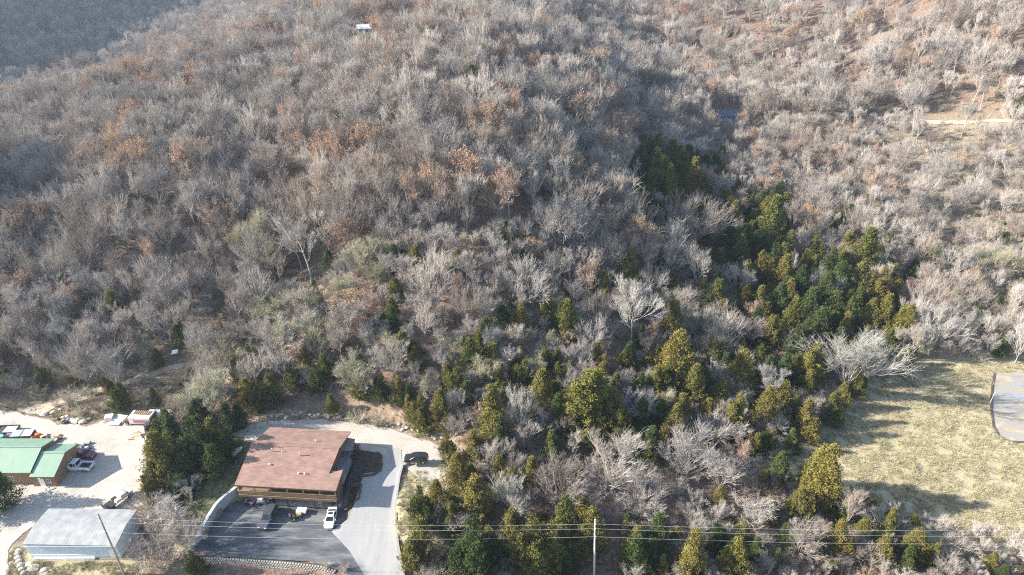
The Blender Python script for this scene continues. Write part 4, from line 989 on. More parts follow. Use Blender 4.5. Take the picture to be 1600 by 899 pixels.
def gable(parent, x0, x1, ye, ze, yr, zr, yb, zb, m, over=0.0):
    mb = MB(); mb.slab([(x0, ye, ze), (x1, ye, ze), (x1, yr, zr), (x0, yr, zr)], .14); a = mb.obj('roof', m, parent)
    mb = MB(); mb.slab([(x0, yr + .003, zr), (x1, yr + .003, zr), (x1, yb, zb), (x0, yb, zb)], .14); mb.obj('roof', m, parent)
    mb = MB(); mb.slab([(x0, yr - .25, zr + .035), (x1, yr - .25, zr + .035), (x1, yr + .25, zr + .035), (x0, yr + .25, zr + .035)], .03); mb.obj('ridge_cap', m, parent)
    return a
# local coordinates: world minus (96, 100)
gable(gb, -14.0, 3.3, -4.1, 3.5, 0.9, 5.5, 4.7, 4.2, M_GREEN)
gable(gb, 1.2 + 2.12, 8.1, -4.7, 3.0, 0.1, 4.8, 3.9, 3.5, M_GREEN)
mb = MB(); mb.box(-13.8, 3.05, -3.6, -3.4, -.2, 3.55); mb.box(-13.8, 3.05, 4.2, 4.4, -.2, 4.12)
mb.wallpoly([(-3.4, -.2), (4.2, -.2), (4.2, 4.15), (0.9, 5.34), (-3.4, 3.62)], 'x', 2.85, .2); mb.wallpoly([(-3.4, -.2), (4.2, -.2), (4.2, 4.15), (0.9, 5.34), (-3.4, 3.62)], 'x', -13.8, .2)
mb.box(3.1, 7.7, -4.3, -4.1, -.2, 2.98); mb.box(3.1, 7.7, 3.5, 3.7, -.2, 3.42); mb.wallpoly([(-4.1, -.2), (3.5, -.2), (3.5, 3.46), (0.1, 4.64), (-4.1, 3.08)], 'x', 7.5, .2)
mb.obj('wall', M_TANW, gb)
door(gb, 4.5, 5.5, 0, 2.2, -4.305, M_WHITE); window(gb, 5.9, 6.8, 1.0, 2.0, -4.305, fm=M_WHITE); window(gb, -2.0, -0.8, 1.0, 2.1, -3.605, fm=M_WHITE)
window(gb, 0.2, 1.4, 1.2, 2.2, 7.705, d=1, axis='x', fm=M_WHITE)
mb = MB(); mb.box(3.305, 8.1, -4.85, -4.72, 2.86, 3.0); mb.obj('gutter', M_FASC, gb)

# ---------------------------------------------------------------- long grey metal roofed building at the lower left
tb = empty('metal_shed', (-75.5, 82.6, 0)); tag(tb, 'long shed with blue shade painted into its pale walls and weathered grey metal roof', 'building')
M_GREYR = ribbed('weathered_metal', (0.29, 0.30, 0.30), .9, var=.2); M_BLUEW = ribbed('shade_blue_wall', (0.50, 0.58, 0.63), .5, rough=.5)  # the blue of open shade is put into the wall colour
mb = MB(); mb.slab([(-8.2, -3.5, 3.75), (8.0, -3.9, 3.75), (8.0, 0.2, 4.35), (-8.15, 0.2, 4.35)], .14); mb.obj('roof', M_GREYR, tb)
mb = MB(); mb.slab([(-8.15, 0.203, 4.35), (8.0, 0.203, 4.35), (8.0, 4.0, 3.85), (-8.1, 4.2, 3.85)], .14); mb.obj('roof', M_GREYR, tb)
mb = MB(); mb.box(-7.9, 7.7, -3.35, -3.15, -.1, 3.62); mb.box(-7.9, 7.7, 3.6, 3.8, -.1, 3.7)
mb.wallpoly([(-3.15, -.1), (3.6, -.1), (3.6, 3.72), (0.2, 4.19), (-3.15, 3.66)], 'x', 7.5, .2); mb.wallpoly([(-3.15, -.1), (3.6, -.1), (3.6, 3.72), (0.2, 4.19), (-3.15, 3.66)], 'x', -7.9, .2)
mb.obj('wall', M_BLUEW, tb)
mb = MB(); mb.box(-7.2, 3.2, -3.75, -3.36, 0.0, 0.35); mb.obj('skirting_ledge', M_WHITE, tb)
mb = MB(); mb.box(-7.95, 7.75, -3.42, -3.352, 0.75, 0.92); mb.obj('wall_band', M_WHITE, tb)
door(tb, 6.0, 6.9, .1, 2.2, -3.352, M_WHITE)
mb = MB(); mb.box(-8.2, 8.0, -3.98, -3.905, 3.55, 3.7); mb.obj('gutter', mat('shade_blue_gutter', (0.42, 0.5, 0.55)), tb)  # gutter colour carries the same blue shade tint as the walls

# ---------------------------------------------------------------- vehicles
M_TYRE = mat('tyre', (0.025, 0.025, 0.027), rough=.9); M_RIM = mat('rim', (0.5, 0.5, 0.52), rough=.35, metal=.7)
M_HEAD = mat('headlight', (0.75, 0.77, 0.8), rough=.15); M_TAIL = mat('taillight', (0.4, 0.02, 0.02), rough=.3); M_CGL = mat('car_glass', (0.015, 0.018, 0.022), rough=.05, spec=.8)
M_BLKP = mat('black_plastic', (0.03, 0.03, 0.033), rough=.6)
def paint(name, c): return mat(name, c, rough=.25, spec=.5, coat=.6, var=.03)
SHAPES = { # x fraction of half length, half width factor, belt z, top z, top half-width factor (heights as fractions of H)
 'suv': [(-1.0,.80,.34,.36,.78),(-.985,.92,.60,.62,.86),(-.93,.97,.62,.66,.88),(-.80,1,.63,.95,.74),(-.3,1,.62,1.0,.76),(.08,1,.61,.985,.75),(.46,1,.60,.63,.86),(.80,.96,.56,.58,.82),(.95,.86,.50,.52,.74),(1.0,.74,.34,.36,.66)],
 'sedan': [(-1.0,.76,.36,.38,.7),(-.97,.88,.62,.64,.78),(-.70,.97,.66,.70,.84),(-.36,1,.65,.97,.70),(0.0,1,.64,1.0,.72),(.16,1,.63,.98,.70),(.50,1,.62,.66,.84),(.82,.95,.56,.58,.80),(.96,.84,.50,.52,.70),(1.0,.70,.34,.36,.62)],
 'cab': [(-.12,.97,.55,.57,.86),(-.10,1,.57,.98,.76),(.05,1,.57,1.0,.77),(.30,1,.57,.985,.76),(.50,1,.57,.60,.9),(.86,.97,.53,.56,.86),(.97,.9,.50,.52,.8),(1.0,.86,.32,.34,.8)],
}
def vehicle(name, label, cat, loc, rz, L, W, H, pm, style, group=None, z0=.22):
    root = empty(name, loc, rz); tag(root, label, cat, group)
    st = [(x * L / 2, w_ * W / 2, b * H, t * H, tw * W / 2) for x, w_, b, t, tw in SHAPES[style]]
    vs, fs = [], []
    for x, w_, b, t, tw in st:
        vs += [(x, -w_ * .94, z0), (x, -w_, b * .72), (x, -w_ * .97, b), (x, -tw, t), (x, tw, t), (x, w_ * .97, b), (x, w_, b * .72), (x, w_ * .94, z0)]
    n = len(st)
    for i in range(n - 1):
        for j in range(7): a = i * 8 + j; fs.append((a, a + 1, a + 9, a + 8))
        fs.append((i * 8 + 7, i * 8, i * 8 + 8, i * 8 + 15))
    fs += [tuple(range(8))[::-1], tuple(range((n - 1) * 8, n * 8))]
    mb = MB(); mb.add(vs, fs); body = mb.obj('body', pm, root, bevel=.02)
    # glass: quads laid on the cabin sides, windscreen and rear window
    def quad(nm, q, push):
        c = sum((Vector(p) for p in q), Vector()) / 4; nrm = (Vector(q[1]) - Vector(q[0])).cross(Vector(q[2]) - Vector(q[0])).normalized()
        if nrm.dot(c - Vector((0, 0, .4 * H))) < 0: nrm = -nrm
        q2 = [c + (Vector(p) - c) * .86 + nrm * push for p in q]; m2 = MB(); m2.add(q2 + [p - nrm * (push + .02) for p in q2], [(0,1,2,3),(7,6,5,4),(0,4,5,1),(1,5,6,2),(2,6,7,3),(3,7,4,0)]); m2.obj(nm, M_CGL, root)
    cab = [i for i in range(n) if st[i][3] > st[i][2] + .25 * H]
    a, b_ = cab[0], cab[-1]
    for s_ in (1, -1):
        for i in range(a, b_):
            p, q = st[i], st[i + 1]; quad('side_window', [(p[0], s_ * p[1] * .97, p[2]), (q[0], s_ * q[1] * .97, q[2]), (q[0], s_ * q[4], q[3]), (p[0], s_ * p[4], p[3])], .02)
    p, q = st[b_], st[b_ + 1]; quad('windscreen', [(p[0], -p[4], p[3]), (p[0], p[4], p[3]), (q[0], q[4], q[3]), (q[0], -q[4], q[3])], .02)
    p, q = st[a], st[a - 1]; quad('rear_window', [(p[0], -p[4], p[3]), (p[0], p[4], p[3]), (q[0], q[4], q[3]), (q[0], -q[4], q[3])], .02)
    if style == 'cab':   # open load bed
        bed = MB(); xb, xf = -L / 2, -.13 * L / 2; w_ = W / 2 * .97; bz = .56 * H
        bed.box(xb, xf, -w_, -w_ + .14, .45, bz); bed.box(xb, xf, w_ - .14, w_, .45, bz); bed.box(xb, xb + .09, -w_ + .14, w_ - .14, .45, bz); bed.box(xf - .08, xf, -w_ + .14, w_ - .14, .45, bz); bed.box(xb + .05, xf, -w_ + .1, w_ - .1, .36, .56)
        bo = bed.obj('load_bed', pm, root, bevel=.015); mb = MB(); mb.box(xb + .1, xf - .09, -w_ + .15, w_ - .15, .563, .60); mb.obj('bed_liner', M_BLKP, bo)
    for fx in (-.62, .62):
        for s_ in (1, -1):
            x = fx * L / 2; y = s_ * (W / 2 - .11); mb = MB(); mb.cyl((x, y - .12, .34), (x, y + .12, .34), .35, n=16); wh = mb.obj('wheel', M_TYRE, root)
            mb = MB(); yo = y + s_ * .121; mb.cyl((x, yo, .34), (x, yo + s_ * .02, .34), .21, n=12); mb.obj('rim', M_RIM, wh)
    for s_ in (1, -1):
        mb = MB(); mb.box(L / 2 * .955, L / 2 * .99, s_ * W * .33 - .17, s_ * W * .33 + .17, .40 * H, .48 * H); mb.obj('headlight', M_HEAD, root)
        mb = MB(); mb.box(-L / 2 * 1.005, -L / 2 * .98, s_ * W * .36 - .12, s_ * W * .36 + .12, .40 * H, .55 * H); mb.obj('taillight', M_TAIL, root)
        mb = MB(); mb.box(L * .17, L * .20, s_ * W * .5 - .02 if s_ > 0 else -W * .5 - .2, s_ * W * .5 + .2 if s_ > 0 else -W * .5 + .02, .60 * H, .70 * H); mb.obj('wing_mirror', pm, root)
    mb = MB(); mb.box(L / 2 * .97, L / 2 + .04, -W * .42, W * .42, .30, .50); mb.obj('bumper', M_BLKP if style != 'cab' else M_METAL, root)
    mb = MB(); mb.box(-L / 2 - .05, -L / 2 * .985, -W * .42, W * .42, .30, .48); mb.obj('bumper', M_BLKP if style != 'cab' else M_METAL, root)
    return root
def ga(px, py, z=None):
    if z is None: return G(px, py)
    x, y = P(px, py, z); return (x, y, z)
x, y, z = ga(517.5, 813, 0.07)
c = vehicle('parked_car', 'white car parked nose out at right end of the asphalt lot', 'car', (x, y, .07), R(-88), 4.7, 1.85, 1.5, paint('white_car', (0.80, 0.80, 0.80)), 'sedan')
mb = MB(); mb.box(-.55, -.05, -.42, .42, 1.49, 1.512); mb.obj('sunroof', M_CGL, c)
x, y, z = ga(420, 812, 0.07)
c = vehicle('pickup_truck', 'dark pickup with covered bed parked nose out on the left of the asphalt lot', 'pickup', (x, y, .07), R(-97), 5.4, 1.95, 1.75, paint('dark_truck', (0.06, 0.07, 0.085)), 'suv')
vehicle('suv', 'black sport utility vehicle parked on the pale gravel right of the driveway', 'car', (*P(650.5, 720, 3.05), 3.08), R(180), 4.7, 1.9, 1.7, paint('black_suv', (0.015, 0.016, 0.02)), 'suv')
vehicle('pickup_truck', 'white crew cab pickup parked beside the green roofed building', 'pickup', (*P(123, 732, 0), .1), R(176), 6.1, 2.05, 1.95, paint('white_truck', (0.80, 0.82, 0.84)), 'cab')
vehicle('parked_car', 'dark maroon car parked behind the white pickup in the yard', 'car', (*P(131, 714, 0), .1), R(-4), 5.0, 1.9, 1.5, paint('maroon_car', (0.16, 0.02, 0.045)), 'sedan')

# ---------------------------------------------------------------- yard clutter
def wheels(root, pts, r=.36, wd=.22, axis='y', rim=True):
    for x, y in pts:
        mb = MB(); mb.cyl((x, y - wd / 2, r), (x, y + wd / 2, r), r, n=14); wh = mb.obj('wheel', M_TYRE, root)
        if rim: mb = MB(); mb.cyl((x, y - wd / 2 - .02, r), (x, y + wd / 2 + .02, r), r * .55, n=10); mb.obj('rim', M_RIM, wh)
M_RUST_ = mat('rusty_steel', (0.16, 0.08, 0.05), var=.4, scale=4); M_STEEL = mat('dark_steel', (0.06, 0.06, 0.065), var=.3, rough=.5)
M_BLUE = mat('blue_drum', (0.16, 0.42, 0.60), rough=.4); M_ORANGE = mat('orange_tarp', (0.72, 0.16, 0.04), var=.25, scale=2, bump=.06, bscale=3); M_LILAC = mat('pale_lid', (0.55, 0.52, 0.58), var=.06); M_BGREY = mat('bluegrey_lid', (0.33, 0.38, 0.43), var=.1)
M_PINK = mat('pinkish_panel', (0.72, 0.62, 0.56), var=.06); M_TEAL = mat('pale_teal', (0.45, 0.66, 0.66), var=.1); M_TAN = mat('sandy_heap', (0.50, 0.38, 0.27), var=.25, scale=2, bump=.1, bscale=3)
M_WOOD = mat('wood_scrap', (0.30, 0.2, 0.12), var=.3, scale=3)
# flatbed trailer with a white sheet of boards
x, y, z = ga(13, 672, .6); t = empty('flatbed_trailer', (x, y, .07), R(3)); tag(t, 'dark flatbed trailer carrying a flat white panel behind the green roof', 'trailer')
mb = MB(); mb.box(-2.6, 2.0, -1.1, 1.1, .55, .68); mb.box(-2.6, -2.5, -1.1, 1.1, .68, 1.0); mb.box(1.9, 2.0, -1.1, 1.1, .68, 1.0); mb.box(-2.6, 2.0, 1.0, 1.1, .68, 1.0); mb.obj('bed', M_STEEL, t)
mb = MB(); mb.box(-.6, 1.8, -.95, .9, .69, .80); mb.obj('white_panel', M_WHITE, t); mb = MB(); mb.box(2.0, 3.0, -.05, .05, .5, .58); mb.obj('drawbar', M_STEEL, t); wheels(t, [(-.4, -1.2), (.4, -1.2), (-.4, 1.2), (.4, 1.2)])
x, y, z = ga(37, 682, .5); t = empty('lidded_trailer', (x, y, .07), R(5)); tag(t, 'dark box trailer with one blue grey and one lilac lid', 'trailer')
mb = MB(); mb.box(-2.2, 2.2, -1.0, 1.0, .45, 1.25); mb.obj('body', M_STEEL, t)
mb = MB(); mb.slab([(-2.1, -.95, 1.32), (-.1, -.95, 1.32), (-.1, .95, 1.5), (-2.1, .95, 1.5)], .06); mb.obj('lid', M_BGREY, t)
mb = MB(); mb.slab([(.1, -.95, 1.32), (2.1, -.95, 1.32), (2.1, .95, 1.5), (.1, .95, 1.5)], .06); mb.obj('lid', M_LILAC, t); wheels(t, [(-.4, -1.1), (.4, -1.1), (-.4, 1.1), (.4, 1.1)])
x, y, z = ga(2, 684, .6)
mb = MB(); mb.cyl((0, 0, 0), (0, 0, .95), .5, n=16); mb.cyl((0, 0, .951), (0, 0, 1.0), .53, n=16); o = mb.obj('water_barrel', M_BLUE); o.location = (x, y, .07); tag(o, 'blue barrel at the left edge beside the trailers', 'barrel')
def heap(name, label, cat, px, py, W, D_, H, m, seed=0, rz=0, z=.07, group=None):
    g = random.Random(seed); bm = bmesh.new(); bmesh.ops.create_icosphere(bm, subdivisions=4, radius=1)
    for v in bm.verts:
        n = 1 + .35 * mnoise.noise(v.co * 1.8 + Vector((seed, 0, 0))) + .18 * mnoise.noise(v.co * 5 + Vector((seed, 3, 0)))
        v.co = Vector((v.co.x * W / 2 * n, v.co.y * D_ / 2 * n, max(-.1, v.co.z) * H * n))
    me = bpy.data.meshes.new(name); bm.to_mesh(me); bm.free(); me.materials.append(m); o = meshobj(name, me)
    x, y = P(px, py, H * .4); o.location = (x, y, hz(x, y) + z - .07); o.rotation_euler.z = R(rz); tag(o, label, cat, group); return o
heap('tarp_heap', 'crumpled bright orange tarp heap behind the green roof', 'tarp', 57, 683, 2.6, 2.0, 1.2, M_ORANGE, 3)
heap('sand_heap', 'low sandy brown mound on the pale gravel yard', 'heap', 211, 681, 4.2, 2.6, .5, M_TAN, 5)
heap('sand_heap', 'whitish gravel mound next to the dark scrap machine', 'heap', 227, 689, 3.4, 1.8, .55, mat('white_gravel', (.70, .66, .6), var=.08, bump=.04), 6)
def scrap(label, cx, cy, n, rad, mats, seed, group='scrap piles in the yard', hmax=.9):
    """a pile of separate bits of scrap: boxes, pipes and bars"""
    g = random.Random(seed); x0, y0 = P(cx, cy, .3); root = empty('scrap_pile', (x0, y0, hz(x0, y0) + .05)); tag(root, label, 'scrap', None)
    for i in range(n):
        mb = MB(); a = g.uniform(0, 6.28); r = rad * math.sqrt(g.random()); c = Vector((math.cos(a) * r, math.sin(a) * r * .7, g.uniform(.05, hmax * (1.1 - r / rad))))
        M = Matrix.Translation(c) @ Matrix.Rotation(g.uniform(0, 6.28), 4, 'Z') @ Matrix.Rotation(g.uniform(-.4, .4), 4, 'Y')
        k = g.random(); L = g.uniform(.4, 1.6)
        if k < .5: mb.box(-L / 2, L / 2, -.3 * g.uniform(.3, 1), .3, -.06, .06 + .25 * g.random(), M=M); nm = 'board'
        elif k < .75:
            mb.cyl(M @ Vector((-L / 2, 0, 0)), M @ Vector((L / 2, 0, 0)), g.uniform(.04, .12), n=7); nm = 'pipe'
        else: mb.box(-.35, .35, -.25, .25, -.05, .45, M=M); nm = 'crate'
        mb.obj(nm, g.choice(mats), root)
    return root
MIX = [M_STEEL, M_RUST_, M_WHITE, M_WOOD, M_BGREY, M_PINK]
scrap('dark red and steel scrap pile behind the right end of the green roof', 80, 686, 16, 1.9, [M_RUST_, M_STEEL, M_RUST_, M_BGREY, M_PINK], 1)
scrap('small mixed scrap pile beside the blue barrel', 14, 684, 8, 1.1, MIX, 8)
scrap('scrap pile of wood and bars behind the orange tarp', 70, 684, 10, 1.3, [M_RUST_, M_WOOD, M_PINK], 9)
scrap('dark machine parts piled behind the maroon car', 127, 699, 22, 2.3, [M_STEEL, M_STEEL, M_BGREY, M_BLKP, M_WHITE], 2)
scrap('broken wood and rubbish pile at the foot of the dirt bank', 100, 656, 12, 1.6, [M_WOOD, M_PINK, M_STEEL, M_WHITE], 4)
scrap('mixed rubbish stacked right of the long white trailer', 262, 650, 14, 2.0, [M_WHITE, M_PINK, M_TEAL, M_WOOD, M_WHITE], 11)
scrap('pale rubbish strewn below the white trailer', 256, 664, 12, 1.8, [M_WHITE, M_PINK, M_BLUE, M_WOOD], 12)
scrap('pink and white scrap beside the dark machine', 240, 675, 9, 1.2, [M_WHITE, M_PINK, M_WOOD], 13)
# white and teal boxes
def box_thing(name, label, cat, px, py, W, D_, H, m, rz=0, lid=None):
    x, y = P(px, py, H / 2); z = hz(x, y); root = empty(name, (x, y, z + .05), R(rz)); tag(root, label, cat)
    mb = MB(); mb.box(-W / 2, W / 2, -D_ / 2, D_ / 2, 0, H); mb.obj('body', m, root, bevel=.03)
    mb = MB(); mb.slab([(-W / 2 - .06, -D_ / 2 - .06, H + .08), (W / 2 + .06, -D_ / 2 - .06, H + .08), (W / 2 + .06, D_ / 2 + .06, H + .14), (-W / 2 - .06, D_ / 2 + .06, H + .14)], .07); mb.obj('lid', lid or m, root); return root
box_thing('storage_box', 'pinkish white storage box leftmost of the row at the yard edge', 'box', 171, 654, 1.5, 1.2, 1.1, M_PINK, 12)
box_thing('storage_box', 'pale teal topped box between the pink box and the brown topped truck body', 'box', 189, 655, 2.3, 1.6, .6, M_WHITE, -10, M_TEAL)
mb = MB(); mb.slab([(-1.3, -.7, .25), (1.3, -.9, .3), (1.2, .8, .35), (-1.2, .9, .28)], .1); o = mb.obj('white_sheet', M_WHITE); x, y = P(180, 661, .2); o.location = (x, y, .1); tag(o, 'flat white sheet lying on the gravel below the teal topped box', 'sheet')
# truck body with brown top
x, y = P(222, 652, 1.5); t = empty('truck_body', (x, y, .05), R(-3)); tag(t, 'white truck box with a brown open top standing at the back of the yard', 'truck box')
mb = MB(); mb.box(-2.4, 2.4, -1.2, 1.3, .5, 2.2); mb.obj('body', mat('faded_box', (.68, .66, .66), var=.1, scale=2), t, bevel=.03)
mb = MB(); mb.box(-1.9, 1.9, -.1, 1.2, 2.203, 2.26); mb.obj('top_panel', M_RUST_, t)
for i in range(9): mb = MB(); mb.box(-1.85 + i * .43, -1.6 + i * .43, -.05, 1.15, 2.263, 2.31); mb.obj('slat', M_WOOD, t)
mb = MB(); mb.box(-1.3, 2.2, -1.28, -1.203, .9, 1.7); mb.obj('side_panel', mat('rose_panel', (.45, .22, .2), var=.4, scale=3), t)
mb = MB(); mb.box(-3.3, -2.41, -1.1, .3, .4, 1.35); mb.obj('cab_frame', M_RUST_, t); wheels(t, [(-2.9, -1.15), (1.5, -1.2), (1.5, 1.2), (-2.9, .4)], r=.42)
mb = MB(); mb.box(2.41, 2.75, -1.2, 1.3, .9, 2.35); mb.obj('end_flap', M_STEEL, t)
# long white trailer
x, y = P(252, 647, 1.2); t = empty('box_trailer', (x, y, .1), R(2)); tag(t, 'long white bodied trailer with blue sill at the back right of the yard', 'trailer')
mb = MB(); mb.box(-2.7, 2.7, -.6, .7, .9, 1.8); mb.obj('body', M_WHITE, t, bevel=.03); mb = MB(); mb.box(-2.6, 2.6, -1.1, -.61, .5, .8); mb.obj('sill', mat('navy', (.04, .08, .2)), t)
for i in range(5): mb = MB(); mb.box(-2.5 + i * 1.05, -1.6 + i * 1.05, -.55, .6, 1.803, 1.87); mb.obj('roof_panel', M_BGREY if i % 2 else M_WHITE, t)
wheels(t, [(-1.2, -.9), (-.3, -.9), (-1.2, .8), (-.3, .8)])
# dark scrap machine
x, y = P(233, 669, .5); t = empty('scrap_loader', (x, y, .05), R(30)); tag(t, 'dark small loader with tan bucket in front of the brown topped truck body', 'machine')
mb = MB(); mb.box(-.9, .8, -.6, .6, .4, 1.0); mb.box(-.6, .3, -.5, .5, 1.0, 1.6); mb.obj('body', M_STEEL, t, bevel=.04)
mb = MB(); mb.slab([(.9, -.8, .7), (1.7, -.8, .35), (1.7, .8, .35), (.9, .8, .7)], .3); mb.obj('bucket', mat('tan_bucket', (.55, .38, .2), var=.2), t)
for s_ in (-1, 1): mb = MB(); mb.cyl((-.5, s_ * .75, 1.4), (1.0, s_ * .75, .7), .07, n=6); mb.obj('arm', M_STEEL, t)
wheels(t, [(-.6, -.72), (.5, -.72), (-.6, .72), (.5, .72)], r=.38)
# stripped truck (white and black) above the metal shed
x, y = P(184, 781, .8); t = empty('stripped_truck', (x, y, .07), R(62)); tag(t, 'stripped white truck with black open frame parked above the metal shed roof', 'truck')
mb = MB(); mb.box(-2.9, 2.4, -.45, -.3, .55, .75); mb.box(-2.9, 2.4, .3, .45, .55, .75)
for xx in (-2.8, -1.6, -.4): mb.box(xx, xx + .15, -.3, .3, .57, .73)
mb.obj('frame', M_STEEL, t)
mb = MB(); mb.box(.3, 1.5, -.85, .85, .6, 1.75); mb.box(1.5, 2.7, -.8, .8, .6, 1.2); mb.obj('cab', M_WHITE, t, bevel=.08)
mb = MB(); mb.box(.45, 1.35, -.7, .7, 1.752, 1.78); mb.obj('roof_panel', M_WHITE, t)
mb = MB(); mb.slab([(1.52, -.7, 1.72), (1.9, -.7, 1.25), (1.9, .7, 1.25), (1.52, .7, 1.72)], .05); mb.obj('windscreen', M_CGL, t)
mb = MB(); mb.box(-2.6, -.9, -.95, .95, .78, 1.0); mb.box(-2.6, -2.45, -.95, .95, 1.0, 1.5); mb.obj('bed_frame', M_BLKP, t)
mb = MB(); mb.box(-.7, .1, -.8, -.1, .78, 1.3); mb.obj('toolbox', M_WHITE, t); mb = MB(); mb.box(-.75, .15, .1, .95, .78, 1.15); mb.obj('toolbox', M_BLKP, t)
wheels(t, [(-1.9, -.85), (1.9, -.85), (-1.9, .85), (1.9, .85)], r=.42)
# propane tank
x, y = P(369, 701.5, 3.2); z = hz(x, y); t = empty('propane_tank', (x, y, z), R(62)); tag(t, 'white cylindrical propane tank on the grass left of the brown roof', 'tank')
mb = MB(); n_ = 8
rings = [(-1.35, .05), (-1.28, .32), (-1.1, .48), (-.8, .52), (.8, .52), (1.1, .48), (1.28, .32), (1.35, .05)]
for (a, ra), (b, rb) in zip(rings[:-1], rings[1:]): mb.cyl((a, 0, .85), (b, 0, .85), ra, rb, n=16, caps=False)
mb.obj('tank_shell', M_WHITE, t, smooth=True)
for xx in (-.8, .8): mb = MB(); mb.box(xx - .08, xx + .08, -.35, .35, -.15, .42); mb.obj('foot', M_STEEL, t)
mb = MB(); mb.cyl((0, 0, 1.35), (0, 0, 1.55), .18, n=10); mb.obj('dome', M_WHITE, t)
# things under and before the deck
LM4 = Matrix.Translation((-41.6, 89.95, 0)) @ Matrix.Rotation(R(-4.19), 4, 'Z')
def LP(x, y, z=0): v = LM4 @ Vector((x, y, z)); return (v.x, v.y, v.z)
t = empty('utility_cart', LP(1.6, -1.9, .07), R(25)); tag(t, 'yellow and grey utility cart with a small white box beside the dark pickup', 'cart')
mb = MB(); mb.box(-.9, .5, -.5, .5, .4, .7); mb.box(-.9, -.5, -.5, .5, .7, 1.15); mb.obj('body', M_STEEL, t, bevel=.03); mb = MB(); mb.box(.5, 1.3, -.42, .42, .45, .85); mb.obj('bonnet', mat('faded_yellow', (.40, .33, .16), var=.2), t, bevel=.05)
mb = MB(); mb.cyl((.3, 0, .7), (.05, 0, 1.15), .03, n=6); mb.cyl((.02, 0, 1.13), (.05, 0, 1.2), .2, n=10); mb.obj('steering_wheel', M_BLKP, t); mb = MB(); mb.box(-.35, .1, -.35, .35, .7, .8); mb.obj('seat', M_TAN, t); wheels(t, [(-.6, -.58), (.9, -.55), (-.6, .58), (.9, .55)], r=.3)
t = empty('white_trailer', LP(2.6, -.6, .07), R(-5)); tag(t, 'small white topped trailer against the patio edge', 'trailer')
mb = MB(); mb.box(-.9, .9, -.55, .55, .45, .95); mb.obj('body', M_WHITE, t, bevel=.05); mb = MB(); mb.box(-1.6, -.9, -.04, .04, .45, .52); mb.obj('drawbar', M_STEEL, t); wheels(t, [(0, -.62), (0, .62)], r=.28)
t = empty('golf_cart', LP(-5.5, 1.4, .13), R(8)); tag(t, 'golf cart with white canopy under the left end of the deck', 'cart')
mb = MB(); mb.box(-1.1, 1.1, -.55, .55, .35, .75); mb.obj('body', M_BGREY, t, bevel=.04); mb = MB(); mb.slab([(-1.0, -.65, 1.85), (1.0, -.65, 1.85), (1.0, .65, 1.85), (-1.0, .65, 1.85)], .08); mb.obj('canopy', M_WHITE, t)
for xx in (-.9, .9):
    for yy in (-.55, .55): mb = MB(); mb.cyl((xx, yy, .75), (xx, yy, 1.77), .025, n=6); mb.obj('canopy_post', M_STEEL, t)
mb = MB(); mb.box(-.5, .1, -.45, .45, .75, .95); mb.obj('seat', M_PINK, t); wheels(t, [(-.8, -.5), (.8, -.5), (-.8, .5), (.8, .5)], r=.26)
t = empty('quad_bike', LP(-7.8, .7, .13), R(160)); tag(t, 'small purple quad bike at the left end of the patio', 'quad bike')
mb = MB(); mb.box(-.7, .7, -.25, .25, .4, .65); mb.box(.3, .8, -.4, .4, .6, .72); mb.box(-.85, -.35, -.4, .4, .6, .72); mb.obj('body', mat('purple', (.10, .05, .2)), t, bevel=.04); mb = MB(); mb.box(-.4, .15, -.15, .15, .66, .8); mb.obj('seat', M_BLKP, t); mb = MB(); mb.cyl((.4, -.35, .95), (.4, .35, .95), .02, n=6); mb.cyl((.5, 0, .6), (.4, 0, .95), .03, n=6); mb.obj('handlebar', M_STEEL, t); wheels(t, [(-.6, -.45), (.6, -.45), (-.6, .45), (.6, .45)], r=.27, rim=False)
def table(x, y, lab):
    t = empty('patio_table', LP(x, y, .13)); tag(t, lab, 'table'); mb = MB(); mb.cyl((0, 0, .7), (0, 0, .75), .5, n=14); mb.obj('tabletop', M_WHITE, t); mb = MB(); mb.cyl((0, 0, 0), (0, 0, .69), .05, n=8); mb.obj('leg', M_STEEL, t)
table(5.4, 1.6, 'small pale round table on the patio under the right part of the deck')
for i, (x, y, m, nm, lb) in enumerate([(-3.6, 1.5, M_BLKP, 'rubbish_bin', 'black bin on the patio right of the golf cart'), (.2, 1.9, M_RUST_, 'rubbish_bin', 'rusty brown bin on the patio behind the utility cart'), (7.6, 1.7, M_STEEL, 'rubbish_bin', 'dark grey bin near the right end of the patio')]):
    t = empty(nm, LP(x, y, .13)); tag(t, lb, 'bin'); mb = MB(); mb.cyl((0, 0, 0), (0, 0, .9), .28, .36, n=12); mb.obj('body', m, t); mb = MB(); mb.cyl((0, 0, .903), (0, 0, .98), .38, .3, n=12); mb.obj('lid', m, t)
# pots of plants in the small bed
for i, (x, y) in enumerate([(-30.3, 93.6), (-29.6, 92.7), (-30.1, 91.8)]):
    t = empty('bed_shrub', (x, y, hz(x, y) + .15)); tag(t, ['furthest of three small shrubs in the corner flower bed', 'middle one of three small shrubs in the corner flower bed', 'nearest of three small shrubs in the corner flower bed'][i], 'shrub'); lf = leafcards(rng, rng.normal(0, .28, (160, 3)) + [0, 0, .4], .1); meshobj('foliage', mk('foliage', lf, M_CED), t)

